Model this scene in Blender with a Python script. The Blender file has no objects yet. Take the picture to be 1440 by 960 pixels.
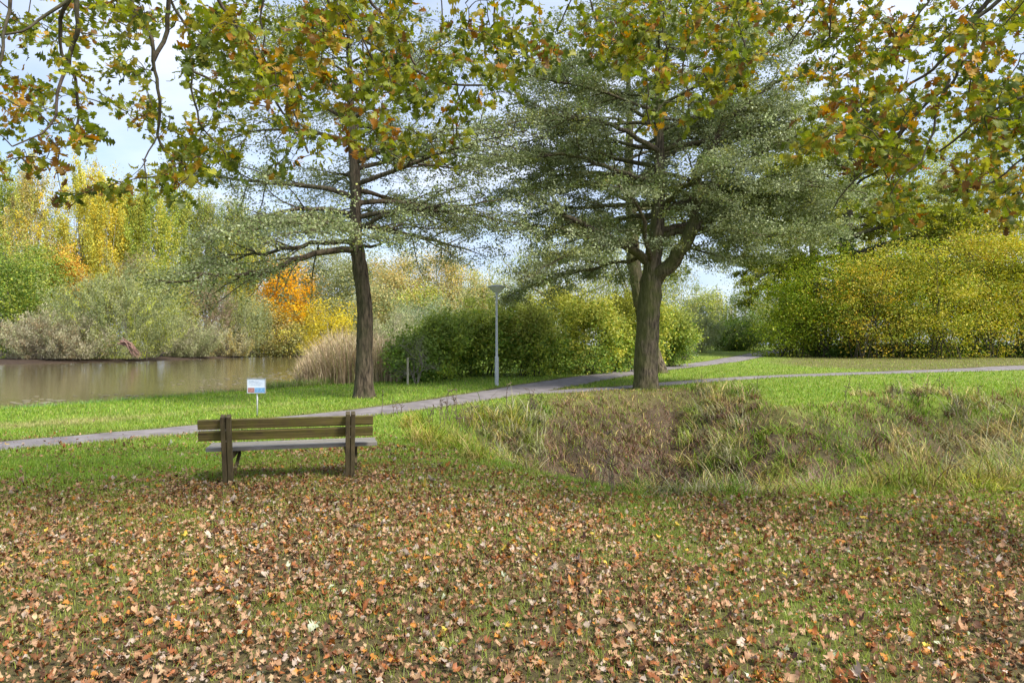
import bpy, math, numpy as np
from mathutils import Vector
rad = math.radians
sc = bpy.context.scene
COL = sc.collection

# ------------------------------------------------------------------ camera
EYE, F, HOR = 1.6, 960.0, 485.0
cam = bpy.data.objects.new('camera', bpy.data.cameras.new('camera'))
COL.objects.link(cam)
cam.location = (0, 0, EYE)
cam.rotation_euler = (rad(90.3), 0, 0)
cam.data.lens = 24; cam.data.sensor_width = 36
cam.data.clip_start = 0.05; cam.data.clip_end = 3000
sc.camera = cam

# ------------------------------------------------------------------ light
SUN_EL, SUN_AZ = 50.0, 128.0        # azimuth clockwise from +Y; sun high, behind the camera to the right
w = bpy.data.worlds.new("World"); sc.world = w; w.use_nodes = True
nt = w.node_tree; nt.nodes.clear()
N = nt.nodes.new; L = nt.links.new
out = N('ShaderNodeOutputWorld'); bg = N('ShaderNodeBackground'); bg.inputs['Strength'].default_value = 0.125
sky = N('ShaderNodeTexSky'); sky.sky_type = 'NISHITA'; sky.sun_disc = False
sky.sun_elevation = rad(SUN_EL); sky.sun_rotation = rad(SUN_AZ)
sky.air_density = 1.0; sky.dust_density = 1.5; sky.ozone_density = 2.0
tc = N('ShaderNodeTexCoord')
sep = N('ShaderNodeSeparateXYZ'); L(tc.outputs['Generated'], sep.inputs[0])
zz = N('ShaderNodeMath'); zz.operation = 'MAXIMUM'; zz.inputs[1].default_value = 0.0; L(sep.outputs['Z'], zz.inputs[0])
za = N('ShaderNodeMath'); za.operation = 'ADD'; za.inputs[1].default_value = 0.18; L(zz.outputs[0], za.inputs[0])
dx = N('ShaderNodeMath'); dx.operation = 'DIVIDE'; L(sep.outputs['X'], dx.inputs[0]); L(za.outputs[0], dx.inputs[1])
dy = N('ShaderNodeMath'); dy.operation = 'DIVIDE'; L(sep.outputs['Y'], dy.inputs[0]); L(za.outputs[0], dy.inputs[1])
cmb = N('ShaderNodeCombineXYZ'); L(dx.outputs[0], cmb.inputs[0]); L(dy.outputs[0], cmb.inputs[1])
nz = N('ShaderNodeTexNoise'); nz.inputs['Scale'].default_value = 0.75; nz.inputs['Detail'].default_value = 7; nz.inputs['Roughness'].default_value = 0.55
L(cmb.outputs[0], nz.inputs['Vector'])
cr = N('ShaderNodeValToRGB'); cr.color_ramp.elements[0].position = 0.36; cr.color_ramp.elements[1].position = 0.58
cr.color_ramp.elements[0].color = (0.30, 0.30, 0.30, 1); cr.color_ramp.elements[1].color = (0.95, 0.95, 0.95, 1)
L(nz.outputs['Fac'], cr.inputs[0])
nz2 = N('ShaderNodeTexNoise'); nz2.inputs['Scale'].default_value = 1.7; nz2.inputs['Detail'].default_value = 5; L(cmb.outputs[0], nz2.inputs['Vector'])
cc = N('ShaderNodeValToRGB'); cc.color_ramp.elements[0].position = 0.35; cc.color_ramp.elements[1].position = 0.65
cc.color_ramp.elements[0].color = (2.8, 3.35, 4.6, 1); cc.color_ramp.elements[1].color = (4.7, 5.0, 5.7, 1); L(nz2.outputs['Fac'], cc.inputs[0])
mx = N('ShaderNodeMixRGB'); L(cr.outputs[0], mx.inputs[0]); L(sky.outputs[0], mx.inputs[1]); L(cc.outputs[0], mx.inputs[2])
L(mx.outputs[0], bg.inputs['Color']); L(bg.outputs[0], out.inputs['Surface'])

sl = bpy.data.lights.new('sun', 'SUN'); sl.energy = 3.6; sl.angle = rad(14); sl.color = (1.0, 0.95, 0.86)
so = bpy.data.objects.new('sun', sl); COL.objects.link(so)
sd = Vector((math.sin(rad(SUN_AZ)) * math.cos(rad(SUN_EL)), math.cos(rad(SUN_AZ)) * math.cos(rad(SUN_EL)), math.sin(rad(SUN_EL))))
so.rotation_euler = sd.to_track_quat('Z', 'Y').to_euler(); so.location = (0, 0, 30)
vs = sc.view_settings
vs.view_transform = 'Standard'; vs.look = 'None'; vs.gamma = 1; vs.exposure = 0.98
try: vs.use_curve_mapping = False
except Exception: pass
sc.cycles.max_bounces = 6; sc.cycles.diffuse_bounces = 2; sc.cycles.glossy_bounces = 2
sc.cycles.transmission_bounces = 4; sc.cycles.use_denoising = True
try: sc.cycles.use_adaptive_sampling = True; sc.cycles.adaptive_threshold = 0.02
except Exception: pass

# ------------------------------------------------------------------ numpy helpers
RG = np.random.default_rng(7)
_T = np.random.default_rng(99).random(65536)
def _lat(i, j, s):
    h = (i * 73856093) ^ (j * 19349663) ^ (s * 83492791)
    return _T[(h ^ (h >> 13)) & 65535]
def vnoise(x, y, s=0):
    x = np.asarray(x, float); y = np.asarray(y, float)
    i = np.floor(x).astype(np.int64); j = np.floor(y).astype(np.int64)
    fx = x - i; fy = y - j; fx = fx * fx * (3 - 2 * fx); fy = fy * fy * (3 - 2 * fy)
    a = _lat(i, j, s); b = _lat(i + 1, j, s); c = _lat(i, j + 1, s); d = _lat(i + 1, j + 1, s)
    return (a * (1 - fx) + b * fx) * (1 - fy) + (c * (1 - fx) + d * fx) * fy
def fbm(x, y, s=0, o=4):
    r = 0; a = 0.5; t = 0
    for k in range(o):
        r = r + a * vnoise(x * 2 ** k + 17.3 * k, y * 2 ** k - 9.1 * k, s + k); t += a; a *= 0.5
    return r / t
def ss(e0, e1, v):
    t = np.clip((v - e0) / (e1 - e0), 0, 1); return t * t * (3 - 2 * t)
def norm(v):
    return v / np.maximum(np.linalg.norm(v, axis=-1, keepdims=True), 1e-9)

def plane_px(px, py, z=0.0):
    Y = (EYE - z) * F / (py - HOR)
    return ((px - 720) / F * Y, Y)
def sdf(poly, x, y):
    """signed distance, positive inside"""
    P = np.asarray(poly); x = np.asarray(x, float); y = np.asarray(y, float)
    best = np.full(x.shape, 1e18); ins = np.zeros(x.shape, bool)
    n = len(P)
    for k in range(n):
        ax, ay = P[k]; bx, by = P[(k + 1) % n]
        ex, ey = bx - ax, by - ay
        t = np.clip(((x - ax) * ex + (y - ay) * ey) / (ex * ex + ey * ey + 1e-12), 0, 1)
        d = (x - ax - t * ex) ** 2 + (y - ay - t * ey) ** 2
        best = np.minimum(best, d)
        c = ((ay > y) != (by > y)) & (x < (bx - ax) * (y - ay) / (by - ay + 1e-12) + ax)
        ins ^= c
    d = np.sqrt(best)
    return np.where(ins, d, -d)

WZ = -0.35
LAKE = [plane_px(*p, z=WZ) for p in [(-900, 600), (-300, 590), (0, 580), (115, 571), (250, 560), (340, 552), (420, 546), (455, 535), (452, 515), (430, 503), (400, 500), (330, 502.5), (200, 508), (0, 512), (-300, 514), (-900, 516)]]
DITCH = [plane_px(*p) for p in [(580, 596), (600, 616), (660, 640), (740, 663), (850, 688), (960, 696), (1100, 699), (1250, 692), (1440, 682), (1900, 672),
         (1900, 550), (1440, 553), (1330, 556), (1250, 556), (1180, 562), (1110, 572), (1060, 562), (1000, 552), (930, 550), (860, 553), (800, 568), (740, 580), (650, 586)]]

NEARX = [-1.6, -.9, -.1, .6, 1.2, 1.8, 3, 5, 7, 14]; NEARY = [12.5, 10.2, 8.8, 8.0, 7.6, 7.3, 7.15, 7.4, 7.8, 8.2]
def H(x, y):
    x = np.asarray(x, float); y = np.asarray(y, float)
    side = ss(-0.28, -0.08, x / np.maximum(y, 5))
    z = (0.017 * np.clip(y - 28, 0, 50) + .008 * np.clip(y - 78, 0, 42)) * side
    z = z + 0.05 * (fbm(x * 0.35, y * 0.35, 3, 3) - 0.5) + 0.25 * (fbm(x * 0.05, y * 0.05, 5, 2) - 0.5) * ss(20, 60, y) * side
    d = sdf(LAKE, x, y)
    bank = np.where(d > 0, WZ - 0.35 * np.minimum(d, 3), WZ * (1 - np.clip(-d / 4.0, 0, 1)))
    z = np.where(d > -4, np.minimum(z, 0) * np.clip(-d / 4.0, 0, 1) + bank, z)
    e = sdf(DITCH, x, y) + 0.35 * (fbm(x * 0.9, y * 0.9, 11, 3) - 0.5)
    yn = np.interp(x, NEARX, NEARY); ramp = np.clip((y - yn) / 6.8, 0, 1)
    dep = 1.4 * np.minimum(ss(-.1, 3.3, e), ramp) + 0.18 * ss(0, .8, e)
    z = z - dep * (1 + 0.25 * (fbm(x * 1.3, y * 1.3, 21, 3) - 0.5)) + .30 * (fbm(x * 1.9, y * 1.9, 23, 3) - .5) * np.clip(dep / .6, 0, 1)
    return z
def h1(x, y): return float(H(np.array([x]), np.array([y]))[0])
def gnd(px, py):
    ys = np.concatenate([np.linspace(2, 60, 5000), np.linspace(60, 220, 2500)])
    xs = (px - 720) / F * ys
    zr = EYE - (py - HOR) / F * ys
    i = int(np.argmax(zr <= H(xs, ys)))
    return np.array([xs[i], ys[i], h1(xs[i], ys[i])])
def at(px, py, Y): return np.array([(px - 720) / F * Y, Y, EYE - (py - HOR) / F * Y])

# ------------------------------------------------------------------ mesh helpers
def mesh_obj(name, V, Q, mat, parent=None, cols=None, smooth=False, loc=None):
    """V (n,3), Q (m,k) one face size, or a list of such arrays"""
    V = np.asarray(V, float)
    if loc is not None: V = V - np.asarray(loc)
    Qs = Q if isinstance(Q, list) else [Q]
    me = bpy.data.meshes.new(name)
    me.vertices.add(len(V)); me.vertices.foreach_set('co', V.astype(np.float32).ravel())
    nl = sum(q.size for q in Qs); nf = sum(len(q) for q in Qs)
    me.loops.add(nl); me.polygons.add(nf)
    me.loops.foreach_set('vertex_index', np.concatenate([q.ravel() for q in Qs]).astype(np.int32))
    sizes = np.concatenate([np.full(len(q), q.shape[1]) for q in Qs])
    starts = np.concatenate([[0], np.cumsum(sizes)[:-1]])
    me.polygons.foreach_set('loop_start', starts.astype(np.int32))
    if smooth: me.polygons.foreach_set('use_smooth', np.ones(nf, bool))
    me.update(calc_edges=True)
    if cols is not None:
        dom = 'FACE' if len(cols) == nf else 'POINT'
        a = me.attributes.new('tint', 'FLOAT_VECTOR', dom)
        a.data.foreach_set('vector', np.asarray(cols, np.float32)[:, :3].ravel())
    if mat: me.materials.append(mat)
    o = bpy.data.objects.new(name, me); COL.objects.link(o)
    if parent: o.parent = parent
    if loc is not None and parent is None: o.location = loc
    return o
def tag(o, label, cat, group=None, kind=None):
    o['label'] = label; o['category'] = cat
    if group: o['group'] = group
    if kind: o['kind'] = kind
    return o
def thing(name, loc, label, cat, group=None, rz=0):
    o = bpy.data.objects.new(name, None); COL.objects.link(o); o.location = loc; o.rotation_euler = (0, 0, rz)
    o.empty_display_size = 0.2
    return tag(o, label, cat, group)

def tube_arrays(polys):
    """polys: list of (P(n,3), R(n), k)"""
    Vs, Qs, off = [], [], 0
    for P, R, k in polys:
        P = np.asarray(P, float); R = np.asarray(R, float); n = len(P)
        T = norm(np.gradient(P, axis=0))
        ref = np.array([1.0, 0.13, 0.05]) if abs(T[:, 2]).mean() > 0.8 else np.array([0.05, 0.1, 1.0])
        A = norm(np.cross(T, ref)); B = np.cross(T, A)
        an = np.arange(k) * 2 * math.pi / k
        ring = P[:, None] + R[:, None, None] * (np.cos(an)[None, :, None] * A[:, None] + np.sin(an)[None, :, None] * B[:, None])
        Vs.append(ring.reshape(-1, 3))
        i = np.arange(n - 1)[:, None] * k; j = np.arange(k)[None, :]; j2 = (j + 1) % k
        Qs.append((np.stack([i + j, i + j2, i + k + j2, i + k + j], -1).reshape(-1, 4)) + off)
        off += n * k
    return np.concatenate(Vs), np.concatenate(Qs)

def bark_trunk(P, R, k=44, amp=0.045, flare=0.5, seed=1, buttress=5):
    """thick trunk with ridged bark and root flare"""
    P = np.asarray(P, float)
    s = np.concatenate([[0], np.cumsum(np.linalg.norm(np.diff(P, axis=0), axis=1))])
    m = max(12, int(s[-1] / 0.09)); t = np.linspace(0, s[-1], m)
    Pi = np.stack([np.interp(t, s, P[:, c]) for c in range(3)], 1); Ri = np.interp(t, s, R)
    for c in range(3):   # smooth the kinks
        kk = np.ones(7) / 7; pad = np.pad(Pi[:, c], 3, mode='edge'); Pi[:, c] = np.convolve(pad, kk, 'valid')
    V, Q = tube_arrays([(Pi, np.ones(m), k)])
    V = V.reshape(m, k, 3); C = Pi[:, None]; D = V - C
    an = np.arange(k) * 2 * math.pi / k
    A, T = np.meshgrid(an, t)
    rid = np.abs(vnoise(A * k / 6.283 * 0.42, T * 1.7, seed) - 0.5) * 2
    rid2 = np.minimum(fbm(A * 5, T * 2.2, seed + 4, 3), fbm((A - 6.283) * 5, T * 2.2, seed + 4, 3))
    fl = 1 + flare * np.exp(-T / 0.35) * (0.6 + 0.4 * np.cos(buttress * A + seed)) 
    r = Ri[:, None] * fl * (1 + 0.10 * (rid2 - 0.5)) + amp * (rid - 0.5) * np.minimum(1, Ri[:, None] / 0.2)
    return (C + D * r[..., None]).reshape(-1, 3), Q

def merge(parts):
    Vs, Qs, off = [], [], 0
    for V, Q in parts:
        Vs.append(V); Qs.append(Q + off); off += len(V)
    return np.concatenate(Vs), np.concatenate(Qs)

def frames(n, bias, amt, rng):
    """random leaf frames whose normal leans to bias"""
    Nn = norm(np.asarray(bias, float) + amt * rng.normal(size=(n, 3)))
    R = norm(rng.normal(size=(n, 3)))
    T = norm(R - (R * Nn).sum(1, keepdims=True) * Nn)
    return T, np.cross(Nn, T), Nn
DIA = np.array([(0, 0, 0), (.45, .5, .08), (1, 0, 0), (.45, -.5, .08)], float)
def leaf_quads(P, size, ratio, bias, amt, rng, T=None):
    n = len(P); A, B, C = frames(n, bias, amt, rng)
    if T is not None:
        A = norm(T); B = norm(np.cross(C, A)); C = np.cross(A, B)
    S = (size * (0.65 + 0.7 * rng.random(n)))[:, None, None]
    V = P[:, None] + S * (DIA[None, :, 0:1] * A[:, None] + ratio * DIA[None, :, 1:2] * B[:, None] + DIA[None, :, 2:3] * C[:, None])
    Q = np.arange(n * 4).reshape(n, 4)
    return V.reshape(-1, 3), Q
def tints(n_cl, per, palette, rng, jit=0.16, wts=None):
    pal = np.asarray(palette, float)
    ids = rng.choice(len(pal), n_cl, p=wts)
    c = pal[ids] * (1 + 0.18 * rng.normal(size=(n_cl, 1)))
    c = np.repeat(c, per, 0)
    alt = pal[rng.choice(len(pal), len(c), p=wts)]
    m = (rng.random(len(c)) < 0.3)[:, None]
    c = np.where(m, alt, c) * (1 + jit * rng.normal(size=(len(c), 1)))
    lum = c.mean(1, keepdims=True); c = lum * .97 + (c - lum) * 1.16
    return np.clip(c, 0.006, 0.9)

# oak leaf template: rows along the midrib, lobed width
_u = np.array([0, .09, .2, .31, .42, .53, .64, .75, .87, 1.0])
_wd = np.array([.02, .09, .27, .11, .40, .14, .50, .19, .30, .02])
OAKU = np.repeat(_u, 3); OAKV = np.stack([-_wd, _wd * 0, _wd], 1).ravel()
OAKQ = np.array([(3 * i + j, 3 * i + j + 1, 3 * i + j + 4, 3 * i + j + 3) for i in range(9) for j in range(2)])
_u2 = np.array([0, .15, .4, .7, 1.0]); _w2 = np.array([.02, .24, .36, .26, .02])
OVU = np.repeat(_u2, 3); OVV = np.stack([-_w2, _w2 * 0, _w2], 1).ravel()
OVQ = np.array([(3 * i + j, 3 * i + j + 1, 3 * i + j + 4, 3 * i + j + 3) for i in range(4) for j in range(2)])
def lobed(P, A, B, C, size, rng, curl=0.5, kind='oak'):
    U, W, Q = (OAKU, OAKV, OAKQ) if kind == 'oak' else (OVU, OVV, OVQ)
    n = len(P); S = size[:, None, None]
    bend = curl * rng.normal(size=(n, 1)); fold = curl * (0.5 * rng.random((n, 1)) + 0.15) * np.where(rng.random((n, 1)) < .75, 1, -1)
    tw = curl * rng.normal(size=(n, 1)) * 0.8; wob = 0.12 * curl * rng.normal(size=(n, len(U)))
    sk = 1 + 0.15 * rng.normal(size=(n, 1))
    z = bend * (U[None] - .45) ** 2 * 2 + fold * np.abs(W)[None] + tw * U[None] * W[None] + wob * (np.abs(W)[None] > .01)
    V = P[:, None] + S * ((U[None] - .45)[..., None] * A[:, None] + (sk * W[None])[..., None] * B[:, None] + z[..., None] * C[:, None])
    F_ = (Q[None] + (np.arange(n) * len(U))[:, None, None]).reshape(-1, 4)
    return V.reshape(-1, 3), F_, len(Q)

def blades(P, D, length, width, bend, rng, seg=2):
    """curved grass blades. D unit horizontal lean dir (n,3)"""
    n = len(P); t = np.linspace(0, 1, seg + 1)
    side = norm(np.cross(D, np.array([0, 0, 1.0]))) ; a = rng.uniform(0, 6.28, n)
    side = norm(side + 0.7 * np.stack([np.cos(a), np.sin(a), 0 * a], 1))
    ang = bend[:, None] * t[None]                       # lean angle grows along the blade
    ds = length[:, None] / seg
    hx = np.cumsum(np.sin(ang) * ds, 1) - np.sin(ang[:, :1]) * ds; hz = np.cumsum(np.cos(ang) * ds, 1) - np.cos(ang[:, :1]) * ds
    C = P[:, None] + D[:, None] * hx[..., None] + np.array([0, 0, 1.0]) * hz[..., None]
    wd = (width[:, None] * (1 - 0.92 * t[None] ** 1.5))[..., None] * 0.5
    V = np.stack([C - side[:, None] * wd, C + side[:, None] * wd], 2).reshape(-1, 3)
    i = np.arange(seg) * 2
    q = np.stack([i, i + 1, i + 3, i + 2], 1)
    Q = (q[None] + (np.arange(n) * (seg + 1) * 2)[:, None, None]).reshape(-1, 4)
    return V, Q
def hdir(n, rng):
    a = rng.uniform(0, 2 * math.pi, n); return np.stack([np.cos(a), np.sin(a), 0 * a], 1)

# ------------------------------------------------------------------ materials
def new_mat(name):
    m = bpy.data.materials.new(name); m.use_nodes = True; m.node_tree.nodes.clear(); return m
def leaf_mat(name, trans=0.3, gloss=0.05, rough=0.45, nscale=6.0, tsat=1.15):
    m = new_mat(name); t = m.node_tree; n = t.nodes.new; l = t.links.new
    at_ = n('ShaderNodeAttribute'); at_.attribute_name = 'tint'
    g = n('ShaderNodeTexCoord'); nn = n('ShaderNodeTexNoise'); nn.inputs['Scale'].default_value = nscale; nn.inputs['Detail'].default_value = 3
    l(g.outputs['Object'], nn.inputs['Vector'])
    mr = n('ShaderNodeMapRange'); mr.inputs[1].default_value = .3; mr.inputs[2].default_value = .7; mr.inputs[3].default_value = .8; mr.inputs[4].default_value = 1.2
    l(nn.outputs['Fac'], mr.inputs[0])
    mu = n('ShaderNodeVectorMath'); mu.operation = 'SCALE'; l(at_.outputs['Vector'], mu.inputs[0]); l(mr.outputs[0], mu.inputs['Scale'])
    d = n('ShaderNodeBsdfDiffuse'); l(mu.outputs[0], d.inputs['Color'])
    tr = n('ShaderNodeBsdfTranslucent'); hs = n('ShaderNodeHueSaturation'); hs.inputs['Saturation'].default_value = tsat; hs.inputs['Value'].default_value = 1.3
    l(mu.outputs[0], hs.inputs['Color']); l(hs.outputs[0], tr.inputs['Color'])
    m1 = n('ShaderNodeMixShader'); m1.inputs[0].default_value = trans; l(d.outputs[0], m1.inputs[1]); l(tr.outputs[0], m1.inputs[2])
    gl = n('ShaderNodeBsdfGlossy'); gl.inputs['Roughness'].default_value = rough
    m2 = n('ShaderNodeMixShader'); m2.inputs[0].default_value = gloss; l(m1.outputs[0], m2.inputs[1]); l(gl.outputs[0], m2.inputs[2])
    o = n('ShaderNodeOutputMaterial'); l(m2.outputs[0], o.inputs['Surface'])
    return m
M_LEAF = leaf_mat('foliage', 0.30, 0.012, .45, .6)
M_SILV = leaf_mat('silvery_foliage', 0.28, 0.02, .5, .6)
M_OAK = leaf_mat('oak_foliage', 0.42, 0.015, .45, 4, 1.1)
M_DRY = leaf_mat('fallen_leaf', 0.08, 0.02, .5, 30)
M_GRASS = leaf_mat('grass_blade', 0.3, 0.02, .45, 1.3)
M_STRAW = leaf_mat('rush_blade', 0.2, 0.02, .5, 3)

def simple(name, col, rough=0.6, metal=0, col2=None, scale=8, bump=0.0, stretch=(1, 1, 1), detail=5, spec=0.5):
    m = new_mat(name); t = m.node_tree; n = t.nodes.new; l = t.links.new
    b = n('ShaderNodeBsdfPrincipled'); b.inputs['Roughness'].default_value = rough; b.inputs['Metallic'].default_value = metal
    b.inputs['Specular IOR Level'].default_value = spec
    o = n('ShaderNodeOutputMaterial'); l(b.outputs[0], o.inputs['Surface'])
    g = n('ShaderNodeTexCoord'); mp = n('ShaderNodeMapping'); mp.inputs['Scale'].default_value = stretch; l(g.outputs['Object'], mp.inputs[0])
    nn = n('ShaderNodeTexNoise'); nn.inputs['Scale'].default_value = scale; nn.inputs['Detail'].default_value = detail; nn.inputs['Roughness'].default_value = .6
    l(mp.outputs[0], nn.inputs['Vector'])
    c2 = col2 or tuple(c * 0.8 for c in col)
    r = n('ShaderNodeValToRGB'); r.color_ramp.elements[0].position = .35; r.color_ramp.elements[1].position = .65
    r.color_ramp.elements[0].color = (*c2, 1); r.color_ramp.elements[1].color = (*col, 1)
    l(nn.outputs['Fac'], r.inputs[0]); l(r.outputs[0], b.inputs['Base Color'])
    if bump:
        bp = n('ShaderNodeBump'); bp.inputs['Strength'].default_value = 1; bp.inputs['Distance'].default_value = bump
        l(nn.outputs['Fac'], bp.inputs['Height']); l(bp.outputs[0], b.inputs['Normal'])
    return m
def bark(name, dark, light, moss=(0.09, 0.12, 0.03), mossamt=0.5, scale=9, stretch=(1, 1, .22), bump=.03):
    m = simple(name, light, .9, 0, dark, scale, bump, stretch, 8, .2)
    t = m.node_tree; n = t.nodes.new; l = t.links.new
    b = [x for x in t.nodes if x.type == 'BSDF_PRINCIPLED'][0]; ramp = [x for x in t.nodes if x.type == 'VALTORGB'][0]
    g = [x for x in t.nodes if x.type == 'TEX_COORD'][0]
    n2 = n('ShaderNodeTexNoise'); n2.inputs['Scale'].default_value = 1.6; n2.inputs['Detail'].default_value = 6; l(g.outputs['Object'], n2.inputs['Vector'])
    geo = n('ShaderNodeNewGeometry'); sp = n('ShaderNodeSeparateXYZ'); l(geo.outputs['Normal'], sp.inputs[0])
    ad = n('ShaderNodeMath'); ad.operation = 'MULTIPLY_ADD'; ad.inputs[1].default_value = -0.16; l(sp.outputs['X'], ad.inputs[0]); l(n2.outputs['Fac'], ad.inputs[2])
    mr = n('ShaderNodeMapRange'); mr.inputs[1].default_value = .36; mr.inputs[2].default_value = .62; mr.inputs[4].default_value = mossamt; l(ad.outputs[0], mr.inputs[0])
    mxx = n('ShaderNodeMixRGB'); l(mr.outputs[0], mxx.inputs[0]); l(ramp.outputs[0], mxx.inputs[1]); mxx.inputs[2].default_value = (*moss, 1)
    l(mxx.outputs[0], b.inputs['Base Color'])
    return m
M_BARK1 = bark('brown_bark', (.022, .017, .012), (.145, .11, .075), (.07, .08, .03), mossamt=.35, scale=16, bump=.05)
M_BARK2 = bark('mossy_bark', (.02, .016, .012), (.19, .15, .10), (.085, .10, .02), .7, scale=16, bump=.05)
M_TWIG = bark('twig_bark', (.03, .024, .018), (.10, .08, .06), mossamt=.3)
M_OAKB = bark('oak_bark', (.035, .027, .022), (.13, .10, .08), mossamt=.35, stretch=(1, 1, 1), scale=14, bump=.01)
M_PALE = bark('pale_bark', (.22, .20, .17), (.52, .49, .43), mossamt=.15, scale=5)
M_DEAD = bark('grey_dead_wood', (.13, .11, .09), (.36, .31, .26), mossamt=.1)

def attr_ground():
    m = new_mat('ground_cover'); t = m.node_tree; n = t.nodes.new; l = t.links.new
    b = n('ShaderNodeBsdfPrincipled'); b.inputs['Roughness'].default_value = .95; b.inputs['Specular IOR Level'].default_value = .15
    o = n('ShaderNodeOutputMaterial'); l(b.outputs[0], o.inputs['Surface'])
    a = n('ShaderNodeAttribute'); a.attribute_name = 'tint'
    g = n('ShaderNodeTexCoord')
    n1 = n('ShaderNodeTexNoise'); n1.inputs['Scale'].default_value = 22; n1.inputs['Detail'].default_value = 8; n1.inputs['Roughness'].default_value = .75; l(g.outputs['Object'], n1.inputs['Vector'])
    n2 = n('ShaderNodeTexNoise'); n2.inputs['Scale'].default_value = 1.7; n2.inputs['Detail'].default_value = 6; l(g.outputs['Object'], n2.inputs['Vector'])
    m1 = n('ShaderNodeMapRange'); m1.inputs[1].default_value = .3; m1.inputs[2].default_value = .7; m1.inputs[3].default_value = .55; m1.inputs[4].default_value = 1.45; l(n1.outputs['Fac'], m1.inputs[0])
    m2 = n('ShaderNodeMapRange'); m2.inputs[1].default_value = .3; m2.inputs[2].default_value = .7; m2.inputs[3].default_value = .8; m2.inputs[4].default_value = 1.2; l(n2.outputs['Fac'], m2.inputs[0])
    mm = n('ShaderNodeMath'); mm.operation = 'MULTIPLY'; l(m1.outputs[0], mm.inputs[0]); l(m2.outputs[0], mm.inputs[1])
    sc_ = n('ShaderNodeVectorMath'); sc_.operation = 'SCALE'; l(a.outputs['Vector'], sc_.inputs[0]); l(mm.outputs[0], sc_.inputs['Scale'])
    l(sc_.outputs[0], b.inputs['Base Color'])
    bp = n('ShaderNodeBump'); bp.inputs['Distance'].default_value = .03; l(n1.outputs['Fac'], bp.inputs['Height']); l(bp.outputs[0], b.inputs['Normal'])
    return m
M_GROUND = attr_ground()
M_PATH = simple('worn_asphalt', (.235, .21, .21), .9, 0, (.125, .108, .105), 2.2, .004, detail=14)
def water_mat():
    m = new_mat('pond_water'); t = m.node_tree; n = t.nodes.new; l = t.links.new
    b = n('ShaderNodeBsdfPrincipled'); b.inputs['Base Color'].default_value = (.145, .118, .055, 1); b.inputs['Roughness'].default_value = .04
    b.inputs['IOR'].default_value = 1.33
    o = n('ShaderNodeOutputMaterial'); l(b.outputs[0], o.inputs['Surface'])
    g = n('ShaderNodeTexCoord'); mp = n('ShaderNodeMapping'); mp.inputs['Scale'].default_value = (1, 1.6, 1); l(g.outputs['Object'], mp.inputs[0])
    n1 = n('ShaderNodeTexNoise'); n1.inputs['Scale'].default_value = 1.6; n1.inputs['Detail'].default_value = 4; l(mp.outputs[0], n1.inputs['Vector'])
    bp = n('ShaderNodeBump'); bp.inputs['Distance'].default_value = .03; bp.inputs['Strength'].default_value = .4
    l(n1.outputs['Fac'], bp.inputs['Height']); l(bp.outputs[0], b.inputs['Normal'])
    return m
M_WATER = water_mat()

# ------------------------------------------------------------------ paths (centre lines as world points)
def ribbon_pts(pix, widths):
    P = np.array([gnd(*p)[:2] for p in pix]); s = np.concatenate([[0], np.cumsum(np.linalg.norm(np.diff(P, axis=0), axis=1))])
    m = int(s[-1] / .35); t = np.linspace(0, s[-1], m)
    Q = np.stack([np.interp(t, s, P[:, c]) for c in range(2)], 1); wd = np.interp(t, s, widths)
    for c in range(2):
        k = 15; pad = np.pad(Q[:, c], k // 2, mode='reflect', reflect_type='odd'); Q[:, c] = np.convolve(pad, np.ones(k) / k, 'valid')
    return Q, wd
PATHS = []
PA = ribbon_pts([(-320, 652), (-140, 639), (0, 627), (140, 615), (280, 603.5), (410, 591), (530, 578), (620, 566), (700, 553.5), (770, 541), (830, 531), (900, 521.5), (960, 515), (1020, 507.5), (1065, 499), (1100, 492), (1125, 489.5)],
                [1.1, 1.15, 1.15, 1.15, 1.2, 1.3, 1.4, 1.6, 1.9, 2.3, 2.0, 1.9, 1.9, 2.2, 2.6, 2.8, 2.8])
PB = ribbon_pts([(735, 553), (790, 550), (850, 547), (920, 541), (1000, 534), (1100, 528.5), (1250, 523.5), (1350, 520.5), (1440, 516.5), (1600, 511)],
                [1.2, 1.1, 1.0, 1.1, 1.3, 1.5, 1.9, 2.1, 3.2, 3.2])
PATHS = [PA, PB]
def path_dist(x, y):
    """distance outside the paths' edge (negative on a path)"""
    best = np.full(np.shape(x), 1e9)
    for Q, wd in PATHS:
        st = 3
        for i in range(0, len(Q) - st, st):
            a, b = Q[i], Q[i + st]; e = b - a
            t = np.clip(((x - a[0]) * e[0] + (y - a[1]) * e[1]) / (e @ e), 0, 1)
            d = np.hypot(x - a[0] - t * e[0], y - a[1] - t * e[1]) - wd[i] / 2
            best = np.minimum(best, d)
    return best

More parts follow.
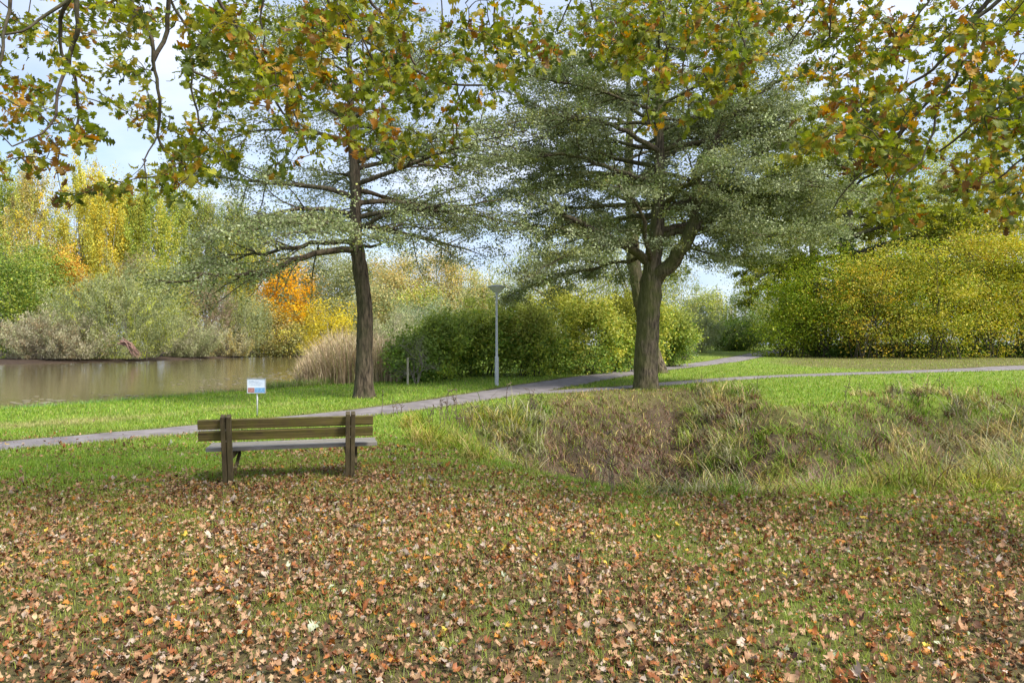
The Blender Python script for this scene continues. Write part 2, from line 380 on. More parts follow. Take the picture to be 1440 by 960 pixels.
# cover masks
SLOPE = [plane_px(*p) for p in [(770, 560), (800, 548), (860, 546), (930, 545), (1030, 548), (1075, 566), (1150, 590), (1170, 625), (1000, 660), (900, 655), (800, 640), (700, 640), (640, 600), (700, 600)]]
STRIP = [plane_px(*p) for p in [(-300, 600), (0, 596), (150, 588), (290, 578), (420, 566), (330, 572), (150, 594), (0, 604), (-300, 612)]]
RSTRIP = [plane_px(*p, z=.5) for p in [(1080, 506), (1130, 498), (1500, 502), (1500, 512), (1250, 513), (1120, 509)]]
def litter(x, y):
    edge = 7.7 - .7 * ss(-.5, 1.5, x) + 1.7 * np.exp(-((x + 2.2) / 2.2) ** 2) - 0.6 * ss(-4, -7, x) + 0.2 * ss(2, 6, x)
    n = fbm(x * .8, y * .8, 31, 4) - .5
    a = ss(edge + 2.6, edge - 2.4, y + 3.4 * n)
    a = a * (0.97 + 1.3 * (fbm(x * 1.7, y * 1.7, 41, 3) - .47))
    b = 0.9 * ss(-1.2, 1.0, sdf(SLOPE, x, y) + 1.5 * n)
    c = 0.75 * ss(-1.5, 2, sdf(RSTRIP, x, y))
    far = 0.10 * ss(15, 9, y)
    return np.clip(np.maximum(np.maximum(a, b), np.maximum(c, far)), 0, 1)

# ------------------------------------------------------------------ ground sheet
ys = [-16.0]
while ys[-1] < 1500: ys.append(ys[-1] + max(0.045, 0.0105 * (abs(ys[-1]) + 1.5)) * (1 if ys[-1] > 2 else 3))
ys = np.array(ys); us = np.linspace(-1.7, 1.7, 620)
us = np.sign(us) * np.abs(us / 1.7) ** 1.35 * 1.7
GX = us[None] * (np.maximum(ys, 0) + 13)[:, None]; GY = np.repeat(ys[:, None], len(us), 1)
GZ = H(GX, GY)
gx, gy = GX.ravel(), GY.ravel()
GRASS = np.array([.125, .20, .022]); GR2 = np.array([.19, .225, .04]); STRW = np.array([.30, .25, .12]); EARTH = np.array([.055, .038, .027]); LIT = np.array([.12, .08, .05])
nn_ = fbm(gx * .25, gy * .25, 51, 4)[:, None]
col = GRASS * (1 - nn_) + GR2 * nn_
li = litter(gx, gy)[:, None]
col = col * (1 - .85 * li) + LIT * .85 * li
dd = sdf(DITCH, gx, gy); dn = ss(.1, 1.2, dd + 1.6 * (fbm(gx * .8, gy * .8, 61, 3) - .5))[:, None] * .85
col = col * (1 - dn) + (EARTH * 1.3 * (.4 + 1.2 * fbm(gx * 1.4, gy * 1.4, 131, 3))[:, None]) * dn
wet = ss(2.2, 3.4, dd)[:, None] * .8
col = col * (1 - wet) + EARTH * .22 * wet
pdist = path_dist(gx, gy)[:, None]
pe = ss(.30, .02, pdist + .25 * (fbm(gx * 3, gy * 3, 71, 2)[:, None] - .5)) * .75
col = col * (1 - pe) + EARTH * 1.6 * pe
st = .55 * ss(-.6, .5, sdf(STRIP, gx, gy) + .8 * (fbm(gx * 1.2, gy * 1.2, 72, 3) - .5))[:, None]
col = col * (1 - st) + STRW * st
lk = np.maximum(ss(-.7, .1, sdf(LAKE, gx, gy)), ss(52, 64, gy) * ss(-.2, -.3, gx / np.maximum(gy, 5)))[:, None]
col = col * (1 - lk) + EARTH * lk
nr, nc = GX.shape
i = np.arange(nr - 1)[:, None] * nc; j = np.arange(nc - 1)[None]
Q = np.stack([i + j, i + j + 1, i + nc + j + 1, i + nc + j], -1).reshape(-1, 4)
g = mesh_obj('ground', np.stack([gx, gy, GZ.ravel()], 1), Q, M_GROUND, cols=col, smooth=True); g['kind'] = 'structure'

# water
wv = np.array([(-420, 8, WZ), (-6, 8, WZ), (-6, 175, WZ), (-420, 175, WZ)], float)
o = mesh_obj('water', wv, np.array([[0, 1, 2, 3]]), M_WATER); o['kind'] = 'structure'

def path_mesh(name, PP, lift):
    Qp, wd = PP; T = norm(np.gradient(Qp, axis=0)); Nn = np.stack([-T[:, 1], T[:, 0]], 1)
    n = len(Qp); ks = np.linspace(-.5, .5, 9)
    wob = (fbm(Qp[:, 0] * 1.8, Qp[:, 1] * 1.8, 81, 4) - .5) * .5; wob2 = (fbm(Qp[:, 0] * 1.8, Qp[:, 1] * 1.8, 91, 4) - .5) * .5
    X = np.zeros((n, 9, 3))
    for a, k in enumerate(ks):
        ww = wd * k + (wob if k < 0 else wob2) * abs(k)
        X[:, a, 0] = Qp[:, 0] + Nn[:, 0] * ww; X[:, a, 1] = Qp[:, 1] + Nn[:, 1] * ww
    X[..., 2] = H(X[..., 0], X[..., 1]) + lift + np.linspace(-.02, 0, 9)[None] * 0
    X[:, [0, -1], 2] -= .03
    i = np.arange(n - 1)[:, None] * 9; j = np.arange(8)[None]
    q = np.stack([i + j, i + j + 1, i + 9 + j + 1, i + 9 + j], -1).reshape(-1, 4)
    o = mesh_obj(name, X.reshape(-1, 3), q, M_PATH, smooth=True); o['kind'] = 'structure'; return o
path_mesh('footpath', PA, .026); path_mesh('side_footpath', PB, .018)

# ------------------------------------------------------------------ grass blades
def grass():
    rng = np.random.default_rng(11)
    n1 = 420000
    Y = np.sqrt(rng.random(n1) * (9.5 ** 2 - 1.6 ** 2) + 1.6 ** 2); x = rng.uniform(-1, 1, n1) * (.82 * Y + 2.2)
    n2 = 300000
    Y2 = 1 / (rng.random(n2) * (1 / 9 - 1 / 60) + 1 / 60); x2 = rng.uniform(-1, 1, n2) * (.82 * Y2 + 2)
    X = np.concatenate([x, x2]); Yy = np.concatenate([Y, Y2])
    li = litter(X, Yy); n_ = fbm(X * 2.2, Yy * 2.2, 101, 3)
    keep = rng.random(len(X)) < np.clip(1.05 - .62 * li + 1.3 * (n_ - .5), .08, 1)
    keep &= path_dist(X, Yy) > -.03 + .05 * rng.random(len(X))
    keep &= sdf(LAKE, X, Yy) < -.05
    dd = sdf(DITCH, X, Yy)
    keep &= (rng.random(len(X)) < np.clip(1.1 - .4 * dd, .12, 1))
    X = X[keep]; Yy = Yy[keep]; li = li[keep]; dd = dd[keep]; n = len(X)
    P = np.stack([X, Yy, H(X, Yy) - .004], 1)
    dl = sdf(LAKE, X, Yy)
    ln = (.028 + .04 * rng.random(n)) * (1 + np.clip(Yy, 0, 30) / 28)
    ln *= 1 + 1.2 * ss(-.3, .8, dd) + 2.2 * ss(-1.3, -.3, dl) * rng.random(n)
    wd = (.0035 + .002 * rng.random(n)) * np.maximum(1, Yy / 5)
    V, Q = blades(P, hdir(n, rng), ln, wd, rng.uniform(.1, 1.5, n), rng, 2)
    pal = np.array([(.18, .31, .035), (.24, .36, .045), (.31, .39, .06), (.14, .25, .035), (.42, .38, .13), (.12, .22, .05)])
    nz_ = fbm(X * .35, Yy * .35, 55, 3)
    c = pal[rng.choice(6, n, p=[.3, .28, .2, .12, .06, .04])]
    warm = np.clip(li * .9 + (nz_ - .5) * 1.0, 0, .8)[:, None]
    c = c * (1 - warm) + np.array([.27, .29, .06]) * warm
    sp = (.75 * ss(-.5, .4, sdf(STRIP, X, Yy) + .8 * (fbm(X * 1.2, Yy * 1.2, 72, 3) - .5)) * (rng.random(n) < .8))[:, None]
    c = c * (1 - sp) + np.array([.42, .36, .17]) * sp
    pe = (.6 * ss(.35, .0, path_dist(X, Yy)))[:, None]
    c = c * (1 - pe) + np.array([.20, .17, .07]) * pe
    c = c * (1 + .14 * rng.normal(size=(n, 1)))
    o = mesh_obj('grass', V, Q, M_GRASS, cols=np.repeat(np.clip(c, .01, .8), 2, 0))
    tag(o, 'short green grass of the park lawn', 'grass', kind='stuff')
grass()

# ------------------------------------------------------------------ fallen leaves
DRYPAL = np.array([(.42, .26, .15), (.35, .20, .11), (.29, .11, .045), (.42, .33, .26), (.46, .20, .05), (.18, .085, .04), (.12, .06, .035), (.44, .31, .18), (.62, .44, .08), (.44, .47, .32)])
DRYW = [.19, .19, .13, .09, .06, .14, .11, .075, .008, .007]
def fallen():
    rng = np.random.default_rng(12)
    def place(n, y0, y1, dens=1.0, inv=False):
        if inv: Y = 1 / (rng.random(n) * (1 / y0 - 1 / y1) + 1 / y1)
        else: Y = np.sqrt(rng.random(n) * (y1 ** 2 - y0 ** 2) + y0 ** 2)
        x = rng.uniform(-1, 1, n) * (.82 * Y + 2.2)
        k = rng.random(n) < litter(x, Y) * dens
        k &= sdf(LAKE, x, Y) < 0
        return x[k], Y[k]
    a = place(195000, 1.6, 12.5); b = place(29000, 10, 30); c = place(9000, 25, 60, 1, True)
    dsp = rng.uniform(-.86, .86, 1500); e_y = 1 / (rng.random(1500) * (1 / 6 - 1 / 16) + 1 / 16)
    X = np.concatenate([a[0], b[0], c[0], dsp * e_y]); Y = np.concatenate([a[1], b[1], c[1], e_y]); n = len(X)
    k = (path_dist(X, Y) > 0) | (rng.random(n) < .3)
    X = X[k]; Y = Y[k]; n = len(X)
    P = np.stack([X, Y, H(X, Y) + .012 + .022 * rng.random(n)], 1)
    A, B, C = frames(n, (0, 0, 1), .36, rng)
    size = (.015 + .036 * rng.random(n) ** 1.7) * np.where(rng.random(n) < .03, 1.4, 1) * np.where(Y > 10, 1.25, 1) * np.where(Y > 24, 1.5, 1)
    near = Y < 11
    cols = DRYPAL[rng.choice(10, n, p=DRYW)] * (1 + .2 * rng.normal(size=(n, 1)))
    mott = fbm(X * .9, Y * .9, 121, 3)[:, None]; cols = cols * (.8 + .45 * mott)
    yel = (Y > 24) & (rng.random(n) < .4); cols[yel] = np.array([.6, .5, .14])
    lum = cols.mean(1, keepdims=True); cols = .86 * (lum + (cols - lum) * 1.04)
    cols = np.clip(cols, .02, .85)
    oak = rng.random(n) < .72
    Vs, Qs, Cs, off = [], [], [], 0
    for mask, kind in ((oak & near, 'oak'), (~oak | ~near, 'oval')):
        V, Q, nf = lobed(P[mask], A[mask], B[mask], C[mask], size[mask] * (1.15 if kind == 'oak' else .9), rng, .85, kind)
        Vs.append(V); Qs.append(Q + off); off += len(V); Cs.append(np.repeat(cols[mask], nf, 0))
    o = mesh_obj('fallen_leaves', np.concatenate(Vs), np.concatenate(Qs), M_DRY, cols=np.concatenate(Cs))
    tag(o, 'carpet of brown and orange fallen leaves on the lawn', 'fallen leaves', kind='stuff')
fallen()

# ------------------------------------------------------------------ ditch rushes and straw
def rushes():
    rng = np.random.default_rng(13)
    # clump zones in ground terms: (pixel poly on z=0, clumps, palette, length range, label)
    G = [(.12, .20, .035), (.17, .25, .045), (.24, .29, .07)]; S = [(.40, .32, .14), (.31, .24, .12), (.44, .38, .20)]; Bn = [(.15, .09, .06), (.08, .052, .038), (.23, .145, .10), (.18, .115, .095)]; GY_ = [(.29, .28, .17), (.36, .34, .22), (.20, .21, .11)]; YG = [(.33, .33, .07), (.22, .28, .05), (.36, .30, .10)]
    zones = [
        ([(1060, 600), (1180, 600), (1300, 585), (1500, 575), (1750, 575), (1750, 676), (1500, 682), (1250, 690), (1120, 692), (1070, 665)], 680, G + S[:2] + [(.18, .25, .07)] + YG + [(.26, .20, .08)] + Bn[:2], (.24, .58), 66),
        ([(1200, 553), (1750, 553), (1750, 600), (1300, 590), (1220, 580)], 230, S + Bn[:2] + G[:1] + GY_[:1], (.3, .7), 50),
        ([(1500, 560), (1340, 556), (1380, 600), (1500, 640)], 60, GY_ + G[1:] + S, (.6, 1.1), 60),
        ([(860, 660), (1060, 640), (1090, 700), (900, 696)], 120, GY_ + G + Bn[:2] + S[:1], (.15, .38), 50),
        ([(780, 560), (1060, 556), (1120, 640), (900, 660), (780, 640)], 330, Bn + Bn + S[:1] + [(.2, .22, .08), (.10, .06, .04)], (.12, .36), 36),
        ([(960, 545), (1060, 550), (1040, 600), (970, 590)], 50, GY_ + G + S, (.4, .75), 60),
        ([(700, 590), (800, 580), (880, 640), (850, 685), (740, 660)], 80, Bn + G + S[:1] + GY_[:1], (.15, .38), 40),
        ([(650, 580), (780, 572), (760, 610), (690, 620)], 60, GY_ + S[:1] + G + YG[:1], (.3, .6), 60),
        ([(560, 590), (670, 595), (690, 650), (590, 630)], 90, YG + G + S[:1] + YG, (.18, .42), 60),
        ([(1120, 590), (1170, 590), (1165, 640), (1110, 630)], 50, [(.42, .32, .28), (.34, .25, .21)] + Bn, (.3, .6), 50),
        ([(880, 692), (1440, 694), (1440, 686), (1000, 688)], 40, G + YG + S, (.10, .22), 50),
        ([(1060, 575), (1250, 580), (1300, 610), (1120, 640)], 120, G + G + S[:1] + Bn[:1], (.2, .5), 50),
    ]
    Vs, Qs, Cs, off = [], [], [], 0
    for poly, ncl, pal, (l0, l1), per in zones:
        W_ = [plane_px(*p) for p in poly]; Wn = np.array(W_)
        pts = []
        while sum(len(p) for p in pts) < ncl:
            q = rng.uniform(Wn.min(0), Wn.max(0), (3000, 2)); q = q[sdf(W_, q[:, 0], q[:, 1]) > 0]
            # even on screen: denser when nearer
            q = q[rng.random(len(q)) < (7.0 / q[:, 1]) ** 1.4]
            pts.append(q)
        c = np.concatenate(pts)[:ncl]
        lean = hdir(ncl, rng); L0 = rng.uniform(l0, l1, ncl)
        pc = np.repeat(c, per, 0); n = len(pc)
        sp = np.repeat(.05 + .25 * L0, per)[:, None]
        xy = pc + sp * rng.normal(size=(n, 2)) * .6
        P = np.stack([xy[:, 0], xy[:, 1], H(xy[:, 0], xy[:, 1]) - .02], 1)
        D = norm(np.repeat(lean, per, 0) * .5 + hdir(n, rng))
        ln = np.repeat(L0, per) * rng.uniform(.5, 1.15, n) * np.where(rng.random(n) < .14, 1.6, 1)
        bend = rng.uniform(.55, 2.7, n) + np.repeat(rng.uniform(0, .5, ncl), per)
        V, Q = blades(P, D, ln, rng.uniform(.006, .014, n) * np.clip(xy[:, 1] / 9, 1, 2), bend, rng, 6)
        cl = tints(ncl, per, pal, rng, .15)
        Vs.append(V); Qs.append(Q + off); off += len(V); Cs.append(np.repeat(cl, 6, 0))
    o = mesh_obj('rushes', np.concatenate(Vs), np.concatenate(Qs), M_STRAW, cols=np.concatenate(Cs))
    tag(o, 'tangled rushes, straw and long grass filling the hollow', 'rushes', kind='stuff')
    # flattened dead stalks (thatch)
    n = 24000; Wn = np.array(DITCH); q = np.zeros((0, 2))
    while len(q) < n:
        p = np.stack([rng.uniform(-4, 17, 40000), rng.uniform(6.5, 24, 40000)], 1)
        p = p[(sdf(DITCH, p[:, 0], p[:, 1]) > .25)]; p = p[rng.random(len(p)) < (7.0 / p[:, 1])]
        q = np.concatenate([q, p])
    q = q[:n]; P = np.stack([q[:, 0], q[:, 1], H(q[:, 0], q[:, 1]) + .01 + .06 * rng.random(n)], 1)
    ln = rng.uniform(.12, .4, n)
    V, Q = blades(P, hdir(n, rng), ln, rng.uniform(.006, .012, n) * np.clip(q[:, 1] / 9, 1, 2), rng.uniform(1.4, 2.2, n), rng, 4)
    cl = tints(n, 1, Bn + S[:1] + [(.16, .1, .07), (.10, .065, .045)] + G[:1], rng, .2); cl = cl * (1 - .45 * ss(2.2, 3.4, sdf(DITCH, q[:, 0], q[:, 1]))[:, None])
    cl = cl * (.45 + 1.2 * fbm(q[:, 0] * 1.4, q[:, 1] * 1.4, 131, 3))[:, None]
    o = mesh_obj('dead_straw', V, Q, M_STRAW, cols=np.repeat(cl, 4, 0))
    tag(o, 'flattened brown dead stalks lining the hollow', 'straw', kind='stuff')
rushes()

def reeds():
    rng = np.random.default_rng(14)
    n = 5200
    px = rng.uniform(418, 566, n); Yy = rng.uniform(29.5, 35, n)
    x = (px - 720) / F * Yy; z = H(x, Yy)
    P = np.stack([x, Yy, z], 1)
    env = np.interp(px, [418, 440, 480, 510, 540, 566], [1.0, 1.9, 2.6, 2.4, 2.1, 1.5])
    ln = env * rng.uniform(.5, 1.12, n)
    D = norm(hdir(n, rng) + np.array([-.5, 0, 0]))
    V, Q = blades(P, D, ln, rng.uniform(.018, .04, n), rng.uniform(.05, 1.0, n), rng, 5)
    c = tints(n, 1, [(.55, .44, .30), (.48, .37, .26), (.62, .52, .36), (.40, .30, .22), (.36, .34, .16)], rng, .15)
    # leaf blades
    m = 5000; idx = rng.integers(0, n, m); hgt = rng.uniform(.2, .85, m) * ln[idx]
    P2 = P[idx] + np.stack([0 * hgt, 0 * hgt, hgt], 1)
    V2, Q2 = blades(P2, hdir(m, rng), rng.uniform(.3, .6, m), rng.uniform(.02, .035, m), rng.uniform(.8, 2.2, m), rng, 3)
    c2 = tints(m, 1, [(.58, .48, .33), (.5, .4, .27), (.42, .36, .2)], rng, .15)
    o = mesh_obj('reeds', np.concatenate([V, V2]), [np.concatenate([Q, Q2 + len(V)])], M_STRAW, cols=np.concatenate([np.repeat(c, 5, 0), np.repeat(c2, 3, 0)]))
    tag(o, 'tall tan dry reeds on the near bank beside the pond', 'reeds', kind='stuff')
    # green sedge fringe
    n = 5000; px = rng.uniform(360, 470, n); Yy = np.interp(px, [360, 470], [27.5, 30]) + rng.uniform(-.6, 2.2, n); x = (px - 720) / F * Yy
    P = np.stack([x, Yy, H(x, Yy)], 1)
    V, Q = blades(P, hdir(n, rng), rng.uniform(.15, .5, n), rng.uniform(.02, .03, n), rng.uniform(.2, 1.4, n), rng, 3)
    c = tints(n, 1, [(.22, .30, .08), (.30, .34, .12), (.45, .42, .25), (.16, .24, .07)], rng, .15)
    n3 = 2600; px = rng.uniform(-60, 330, n3); Y3 = np.interp(px, [0, 115, 250, 340], [19.7, 21.8, 25, 28]) - rng.uniform(.0, .5, n3); x3 = (px - 720) / F * Y3
    P3 = np.stack([x3, Y3, H(x3, Y3)], 1); V3, Q3 = blades(P3, hdir(n3, rng), rng.uniform(.08, .26, n3), rng.uniform(.012, .02, n3), rng.uniform(.1, 1.2, n3), rng, 3)
    c3 = tints(n3, 1, [(.18, .32, .09), (.26, .36, .1), (.14, .25, .1)], rng, .15)
    o = mesh_obj('sedge', np.concatenate([V, V3]), np.concatenate([Q, Q3 + len(V)]), M_STRAW, cols=np.repeat(np.concatenate([c, c3]), 3, 0))
    tag(o, 'green sedge along the waterline of the pond', 'sedge', kind='stuff')
reeds()

def floating():
    rng = np.random.default_rng(15); cs = []
    for cx, cy, n, sx, sy in [(385, 529, 60, 45, 5), (60, 566, 26, 40, 4), (300, 540, 24, 60, 5), (340, 533, 26, 50, 4), (150, 556, 12, 50, 4), (410, 520, 20, 25, 5)]:
        for k in range(n):
            X, Y = plane_px(cx + rng.normal() * sx * .5, max(505, cy + rng.normal() * sy * .7), WZ); cs.append((X, Y, rng.uniform(.03, .08)))
    V, Q = [], []
    for a, (X, Y, r) in enumerate(cs):
        an = np.arange(8) * math.pi / 4; rr = r * (1 + .2 * rng.random(8)) 
        top = np.stack([X + 1.6 * rr * np.cos(an), Y + rr * np.sin(an), np.full(8, WZ + .02 + .004 * rng.random())], 1); bot = top.copy(); bot[:, 2] = WZ + .004
        V.append(np.concatenate([top, bot]))
        Q.append(np.stack([np.arange(8), (np.arange(8) + 1) % 8, (np.arange(8) + 1) % 8 + 8, np.arange(8) + 8], 1) + a * 16)
    tops = np.array([np.arange(8) + a * 16 for a in range(len(cs))])
    V = np.concatenate(V); keep = V
    o = mesh_obj('floating_leaves', V, [np.concatenate(Q), tops], simple('floating_leaf', (.42, .38, .26), .5, 0, (.25, .22, .12), 3))
    tag(o, 'pale leaves floating on the brown pond', 'floating leaves', kind='stuff')
floating()

# ------------------------------------------------------------------ trees
def curve_pts(p0, d, L_, n, rng, wob=.12, up=0.0):
    """wandering polyline; up bends it upward (+) or down (-)"""
    p = np.array(p0, float); d = np.array(d, float); d /= np.linalg.norm(d); out_ = [p.copy()]; st_ = L_ / n
    for k in range(n):
        d = d + wob * rng.normal(size=3) + np.array([0, 0, up / n]); d /= np.linalg.norm(d)
        p = p + d * st_; out_.append(p.copy())
    return np.array(out_)
def rotz(v, a):
    c, s = math.cos(a), math.sin(a); return np.array([v[0] * c - v[1] * s, v[0] * s + v[1] * c, v[2]])

def layered_tree(name, label, group, trunk, tr, limbs, auto, seed, palette, wts=None, leaf=.075, perclump=26, mbark=M_BARK1, mleaf=M_SILV, flare=.45, sec_sp=.55, sec_len=.42, flat=.10, nofront=.45):
    """a broad tree whose foliage lies in near-horizontal sprays. limbs: explicit polylines (P, r0, r1)"""
    rng = np.random.default_rng(seed); base = trunk[0]
    t = thing(name, base, label, 'tree', group)
    tubes = []; Lm = []
    for P, r0, r1 in limbs:
        P = np.asarray(P); s = np.concatenate([[0], np.cumsum(np.linalg.norm(np.diff(P, axis=0), axis=1))]); m = max(6, int(s[-1] / .3)); q = np.linspace(0, s[-1], m)
        Pi = np.stack([np.interp(q, s, P[:, c]) for c in range(3)], 1)
        for c in range(3): Pi[:, c] = np.convolve(np.pad(Pi[:, c], 2, mode='reflect', reflect_type='odd'), np.ones(5) / 5, 'valid')
        Pi[1:-1] += .04 * rng.normal(size=(m - 2, 3))
        Lm.append((Pi, np.linspace(r0, r1, m)))
    s = np.concatenate([[0], np.cumsum(np.linalg.norm(np.diff(trunk, axis=0), axis=1))])
    nA, z0, z1, lf, e0, e1 = auto
    az = rng.uniform(0, 6.28)
    for k in range(nA):
        f = (k + rng.uniform(0, .8)) / nA; zz_ = z0 + (z1 - z0) * f
        tz = np.array([np.interp(zz_, trunk[:, 2], trunk[:, c]) for c in range(3)]); r_t = np.interp(zz_, trunk[:, 2], tr)
        az += 2.4 + .3 * rng.normal()
        if math.sin(az) < -.25 and f < nofront: az += math.pi * .8
        e = rad(e0 + (e1 - e0) * f + 6 * rng.normal()); Lk = lf(f) * rng.uniform(.8, 1.12)
        P = curve_pts(tz, (math.cos(az) * math.cos(e), math.sin(az) * math.cos(e), math.sin(e)), Lk, max(7, int(Lk / .45)), rng, .07, -math.sin(e) * .9 - .1)
        r0 = min(r_t * .5, .03 + .014 * Lk); Lm.append((P, np.linspace(r0, .012, len(P))))
    clumps = []; cdir = []
    for P, R in Lm:
        tubes.append((P, R, 8 if R[0] > .06 else 5))
        s_ = np.concatenate([[0], np.cumsum(np.linalg.norm(np.diff(P, axis=0), axis=1))]); Lk = s_[-1]
        ns = int(Lk * .8 / sec_sp * 2); sgn = 1
        for q in range(ns):
            tt = .2 + .8 * (q + rng.random()) / ns; sgn = -sgn
            p = np.array([np.interp(tt * Lk, s_, P[:, c]) for c in range(3)]); i_ = min(len(P) - 2, int(tt * (len(P) - 1)))
            d = P[i_ + 1] - P[i_]; d /= np.linalg.norm(d); r = np.interp(tt * Lk, s_, R)
            d2 = rotz(d, sgn * rng.uniform(.55, 1.1)); d2[2] = d2[2] * .5 + rng.normal() * .22 + .02
            L2 = (sec_len * Lk * (1 - tt) + .75) * rng.uniform(.7, 1.2)
            L2 = min(L2, 3.0)
            P2 = curve_pts(p, d2, L2, 6, rng, .10, -.12); tubes.append((P2, np.linspace(min(r * .6, .03), .006, 7), 4))
            nt_ = max(3, int(L2 / .26)); sg = 1
            for v in range(nt_):
                t3 = .15 + .85 * (v + rng.random()) / nt_; sg = -sg
                p3 = P2[0] + 0; f3 = t3 * 6; i3 = min(5, int(f3)); p3 = P2[i3] + (P2[i3 + 1] - P2[i3]) * (f3 - i3)
                dd_ = norm(P2[i3 + 1] - P2[i3]); d3 = rotz(dd_, sg * rng.uniform(.4, 1.2)); d3[2] = d3[2] * .5 + rng.normal() * .15
                L3 = rng.uniform(.25, .6); e3 = p3 + norm(d3) * L3 + np.array([0, 0, -.04])
                tubes.append((np.array([p3, (p3 + e3) / 2 + .02 * rng.normal(size=3), e3]), np.array([.008, .006, .004]), 3))
                clumps.append((p3 + e3) / 2); cdir.append((e3 - p3))
    clumps = np.array(clumps); cdir = np.array(cdir)
    keep = rng.random(len(clumps)) < np.clip(.62 + 2.0 * (fbm(clumps[:, 0] * .5 + clumps[:, 1] * .3, clumps[:, 2] * .9, seed, 3) - .4), .05, 1)
    clumps = clumps[keep]; cdir = cdir[keep]
    n = len(clumps) * perclump
    C = np.repeat(clumps, perclump, 0); Dn = np.repeat(cdir, perclump, 0)
    P = C + Dn * rng.uniform(-.6, .7, (n, 1)) + rng.normal(size=(n, 3)) * np.array([.13, .13, flat])
    V, Q = leaf_quads(P, leaf, .62, (0, 0, .5), .75, rng)
    cl = tints(len(clumps), perclump, palette, rng, .14, wts)
    tv, tq = bark_trunk(trunk, tr, seed=seed, flare=flare, amp=.05)
    bv, bq = tube_arrays(tubes)
    V0, Q0 = merge([(tv, tq), (bv, bq)])
    mesh_obj('trunk', V0 - base, Q0, mbark, t, smooth=True)
    mesh_obj('crown', V - base, Q, mleaf, t, cols=cl)
    print(name, 'clumps', len(clumps), 'leaves', n)
    return t

SILV = [(.23, .26, .13), (.30, .33, .19), (.16, .20, .08), (.38, .41, .26), (.27, .28, .10)]
# --- left tree by the pond
b1 = gnd(512, 559)
Y1 = b1[1]
def T1(px, py, dy=0): return at(px, py, Y1 + dy)
tr1 = np.array([b1 + [0, 0, -.15], T1(512, 500), T1(514, 440), T1(507, 380), T1(499, 330), T1(500, 270), T1(496, 200), T1(492, 130), T1(490, 60), T1(489, -20)])
lim1 = [
    (np.array([T1(500, 352), T1(450, 352, -.5), T1(415, 368, -1), T1(375, 385, -1.5), T1(320, 385, -2), T1(270, 392, -2.2), T1(232, 398, -2.4)]), .11, .02),
    (np.array([T1(500, 345), T1(460, 335, .4), T1(415, 350, .6), T1(360, 355, .8), T1(310, 372, 1), T1(255, 385, 1.2)]), .09, .02),
    (np.array([T1(502, 352), T1(525, 345, -.6), T1(548, 338, -1.2), T1(575, 335, -1.8)]), .06, .015),
    (np.array([T1(500, 322), T1(540, 305, -.3), T1(590, 290, -.8), T1(640, 287, -1.3), T1(695, 283, -1.6)]), .08, .015),
    (np.array([T1(500, 318), T1(550, 318, .8), T1(600, 320, 1.6), T1(640, 322, 2.2)]), .06, .012),
    (np.array([T1(499, 325), T1(450, 300, -1.5), T1(390, 310, -3), T1(330, 330, -4)]), .08, .015),
    (np.array([T1(497, 300), T1(450, 292, -.5), T1(380, 300, -1), T1(330, 318, -1.2), T1(280, 340, -1.4)]), .08, .015),
    (np.array([T1(497, 320), T1(480, 310, -2.0), T1(440, 320, -3.6), T1(400, 330, -4.6)]), .07, .015),
]
layered_tree('spreading_tree', 'slim dark trunk tree with drooping grey green crown, on the lawn between bench and reeds', 'broad grey green trees on the lawn',
             tr1, np.array([.31, .25, .235, .225, .19, .17, .14, .10, .06, .03]), lim1, (31, 5.2, 11.8, lambda f: 5.9 * (1 - f) ** .6 + .6, 10, 40), 101, SILV, [.32, .25, .2, .13, .1],
             perclump=52, mbark=M_BARK1)
